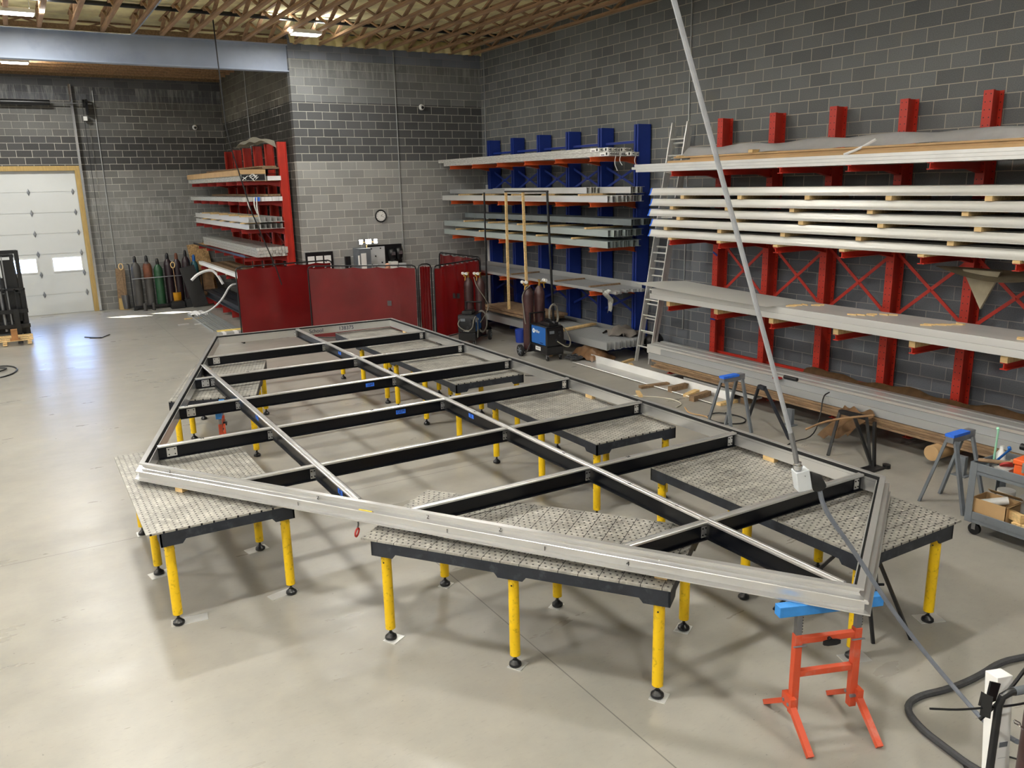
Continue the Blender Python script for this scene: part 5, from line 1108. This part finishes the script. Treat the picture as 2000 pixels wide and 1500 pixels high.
hose([(9.9,7.55,.56),(9.7,7.5,.55),(9.55,7.4,.3),(9.3,7.3,.05),(9.0,7.4,.012),(8.7,7.3,.012),(8.5,7.5,.012)], .009, M_black, 'black cord running down from the trough to the floor', 'cable')
t = thing('angle_grinder', 'small grinder with a red disc lying on the aluminium trough', 'grinder', (10.1,8.6,.55)); obj('body', MB().tube((10.1,8.55,.575),(10.1,8.3,.575),.03,12), M_black, t); obj('disc', MB().tube((10.02,8.62,.545),(10.02,8.62,.56),.075,20), M_redd, t)
# ------------------------------------------------------------------ utility cart at right
t = thing('tool_cart', 'grey two-shelf tool cart loaded with tools at the right edge', 'tool cart', (8.4,3.7,0))
X0, X1c, Y0, Y1 = 8.03, 8.62, 2.95, 4.37
def tray(z, nm): return obj(nm, MB().box((X0,Y0,z),(X1c,Y1,z+.012)).box((X0,Y0,z-.03),(X0+.012,Y1,z+.09)).box((X1c-.012,Y0,z-.03),(X1c,Y1,z+.09)).box((X0,Y0,z-.03),(X1c,Y0+.012,z+.09)).box((X0,Y1-.012,z-.03),(X1c,Y1,z+.09)), M_greyp, t, .004)
tray(.69,'upper_tray'); tray(.17,'lower_tray')
for x, sx in ((X0,1),(X1c,-1)):
    for y, sy in ((Y0,1),(Y1,-1)):
        obj('corner_post', MB().prism([(0,0),(.07*sx,0),(.07*sx,.006*sy),(.006*sx,.006*sy),(.006*sx,.07*sy),(0,.07*sy)], (x-.004*sx,y-.004*sy,.14), (x-.004*sx,y-.004*sy,.784), (1,0,0), (0,1,0)), M_greyp, t)
        c = obj('caster', MB().tube((x+sx*.06-.018,y+sy*.08,.06),(x+sx*.06+.018,y+sy*.08,.06),.06,20), M_rubber, t); obj('caster_fork', MB().box((x+sx*.06-.03,y+sy*.08-.02,.06),(x+sx*.06-.022,y+sy*.08+.02,.14)).box((x+sx*.06+.022,y+sy*.08-.02,.06),(x+sx*.06+.03,y+sy*.08+.02,.14)), M_steel, c)
t = thing('toolbox', 'orange plastic toolbox with steel latches on the tool cart', 'toolbox', (8.22,3.72,.705))
obj('base', MB().box((8.07,3.4,.703),(8.32,3.98,.86)), M_toolbox, t, .012); obj('lid', MB().box((8.06,3.39,.862),(8.33,3.99,.915)).box((8.12,3.5,.915),(8.27,3.88,.935)), M_toolbox, t, .012)
for y in (3.52,3.86): obj('latch', MB().box((8.045,y-.03,.80),(8.062,y+.03,.90)), M_chrome, t)
obj('handle', MB().path([(8.2,3.52,.93),(8.2,3.54,.98),(8.2,3.84,.98),(8.2,3.86,.93)], .012, 8, smooth=1), M_toolboxw, t); obj('sticker', MB().box((8.066,3.56,.74),(8.0695,3.64,.83)), M_white, t)
tag(obj('clear_tub', MB().box((8.07,4.02,.703),(8.25,4.16,.78)), M_plast), 'clear tub with discs beside the orange toolbox', 'tub'); tag(obj('grinding_disc', MB().tube((8.16,4.09,.785),(8.17,4.1,.80),.06,20), M_redd), 'red grinding disc on the clear tub', 'disc')
for i, (p, q, r_, mt, lab) in enumerate((((8.08,4.33,.80),(8.2,4.05,.82),.02,M_oldwood,'wooden hammer handle across the cart corner'),((8.3,4.3,.72),(8.2,4.1,.95),.012,M_bluew,'blue pen-like tool standing in the cart clutter'),((8.35,4.32,.72),(8.33,4.3,1.08),.01,mat('mint',(150,206,176),.5),'mint rod standing up in the cart clutter'),((8.2,4.28,.74),(8.35,4.02,.76),.03,M_black,'black grinder body lying on the tool cart'),((8.4,4.2,.73),(8.5,3.9,.76),.026,M_toolboxw,'dark cordless tool lying at the back of the tool cart'),((8.12,4.2,.735),(8.3,4.25,.74),.024,M_steel,'steel clamp lying at the cart\'s near corner'))):
    tag(obj('hand_tool', MB().tube(p, q, r_, 10).tube(q, V(q)+V((.02,.02,.015)), r_*1.4, 10), mt), lab, 'hand tool', 'tools on the cart')
t = thing('cordless_drill', 'black cordless drill standing behind the orange toolbox', 'drill', (8.45,4.0,.705)); obj('battery', MB().box((8.4,3.95,.703),(8.5,4.07,.76)), M_black, t); obj('grip', MB().bar((8.45,4.01,.76),(8.45,3.98,.9),.04), M_black, t); obj('motor', MB().tube((8.45,3.9,.93),(8.45,4.12,.93),.035,14), M_black, t)
tag(obj('spray_bottle', MB().lathe([(.04,0),(.045,.02),(.045,.12),(.02,.16),(.02,.2)], (8.4,4.28,.703), 14), M_white), 'small white bottle in the cart clutter', 'bottle')
t = thing('carton', 'open cardboard carton on the lower shelf of the tool cart', 'carton', (8.2,4.15,.185))
obj('walls', MB().box((8.06,3.99,.183),(8.33,4.34,.19)).box((8.06,3.99,.183),(8.066,4.34,.40)).box((8.324,3.99,.183),(8.33,4.34,.40)).box((8.06,3.99,.183),(8.33,3.996,.40)).box((8.06,4.334,.183),(8.33,4.34,.40)), M_card, t)
obj('flap', MB().obox((8.36,4.16,.41),(.09,.33,.005),0,0,R(35)).obox((8.2,3.96,.41),(.26,.09,.005),0,R(-40)), M_card, t)
tag(obj('paper_roll', MB().tube((8.1,4.28,.34),(8.26,4.08,.40),.04,16), M_white), 'white tube standing in the cardboard carton', 'roll')
for x, y, lab in ((8.48,4.22,'white paper roll behind the carton on the lower shelf'),(8.47,3.98,'white paper roll farther right on the lower shelf')):
    tag(obj('paper_towel', MB().lathe([(.022,0),(.085,0),(.085,.24),(.022,.24)], (x,y,.184), 22), M_white), lab, 'paper roll', 'paper rolls on the cart')
bl = obj('wood_block', MB().box((0,-.022,0),(.16,.022,.09)), M_pine)
for i in range(9):
    o = bl if i == 0 else copy_tree(bl); o.location = (8.05,3.9-.047*i,.184); tag(o, 'pine block in the row on the lower shelf of the tool cart', 'wood block', 'pine blocks on the cart')
o = copy_tree(bl); o.location = (8.08,3.84,.276); o.rotation_euler.z = 1.2; tag(o, 'loose pine block lying on top of the block row', 'wood block', 'pine blocks on the cart')
m = MB(); m.grid(lambda u,v: V((8.12+.4*u, 3.2+.66*v, .29+.1*math.sin(PI*u)**.5*math.sin(PI*v)**.5+.015*math.sin(v*14))), 14, 14, .01)
tag(obj('mauve_bag', m, M_pinkbag), 'mauve plastic bag over the blocks on the lower shelf', 'bag')
# ------------------------------------------------------------------ corner of another welding cart at lower right
t = thing('gas_cart', 'black tube cart with chain at the lower right corner', 'cart', (4.3,1.85,0))
obj('upright', MB().path([(4.06,1.92,.05),(4.06,1.92,.93),(4.075,1.915,.98),(4.12,1.9,1.0),(4.3,1.84,1.0),(4.5,1.78,1.0)], .02, 10), M_black, t); obj('grip', MB().tube((4.14,1.893,1.0),(4.5,1.78,1.0),.0225,12), M_greyp, t)
obj('hook_plate', MB().prism([(-.06,0),(.05,0),(.07,.1),(.0,.13),(-.01,.05),(-.05,.08)], (4.08,1.98,.9), (4.08,1.99,.9), (1,-.2,0), (0,0,1)).obox((4.02,1.96,.92),(.006,.05,.13),.3), M_black, t)
obj('base', MB().box((3.98,1.45,.03),(4.7,2.02,.06)), M_black, t)
for y in (1.5,1.98): obj('wheel', MB().tube((4.3,y-.02,.08),(4.3,y+.02,.08),.08,20), M_rubber, t)
m = MB()
for i in range(11):
    c = V((4.19+.028*i, 1.88-.012*i, .80-.03*i+.0016*i*i)); d_ = V((.028,-.012,-.02)).normalized(); s_ = V((0,0,1)).cross(d_).normalized() if i%2 else V((0,0,1))
    m.path([c-d_*.02+s_*.009, c+d_*.02+s_*.009, c+d_*.026, c+d_*.02-s_*.009, c-d_*.02-s_*.009, c-d_*.026], .0035, 6, closed=True)
obj('chain', m, M_chrome, t)
t = thing('white_carton', 'tall white printed carton on the cart at lower right', 'carton', (4.28,1.98,.06)); bxx = obj('box', MB().obox((4.325,2.03,.5),(.1,.09,.88),R(-20),R(-6)), M_white, t, .004)
for z in (.35,.45,.55): obj('print', MB().obox((4.308,1.985-.06*(.5-z)*0+.1*(z-.5)*-1*.0,z),(.05,.002,.03),R(-20)), M_greyp, bxx)
cylinder(4.31,1.785,.062,'brown gas cylinder at the lower right corner',M_maroon,1.3,.115,None,None,'gas cylinders on the welding carts')
hose([(3.78,2.12,.9),(3.9,2.03,.9),(4.05,1.96,.9),(4.2,1.9,.89),(4.4,1.86,.88)], .006, M_black, 'pair of thin leads crossing the black tube cart', 'cable')
hose([(4.5,1.9,1.15),(4.35,1.93,1.08),(4.22,1.95,.95),(4.12,1.97,.87),(4.05,2.0,.8)], .01, M_black, 'black lead curling over the cart handle at lower right', 'cable')

# light clean-up
for o in list(S.objects):
    if o.type == 'EMPTY' and not o.children and 'label' in o: bpy.data.objects.remove(o)
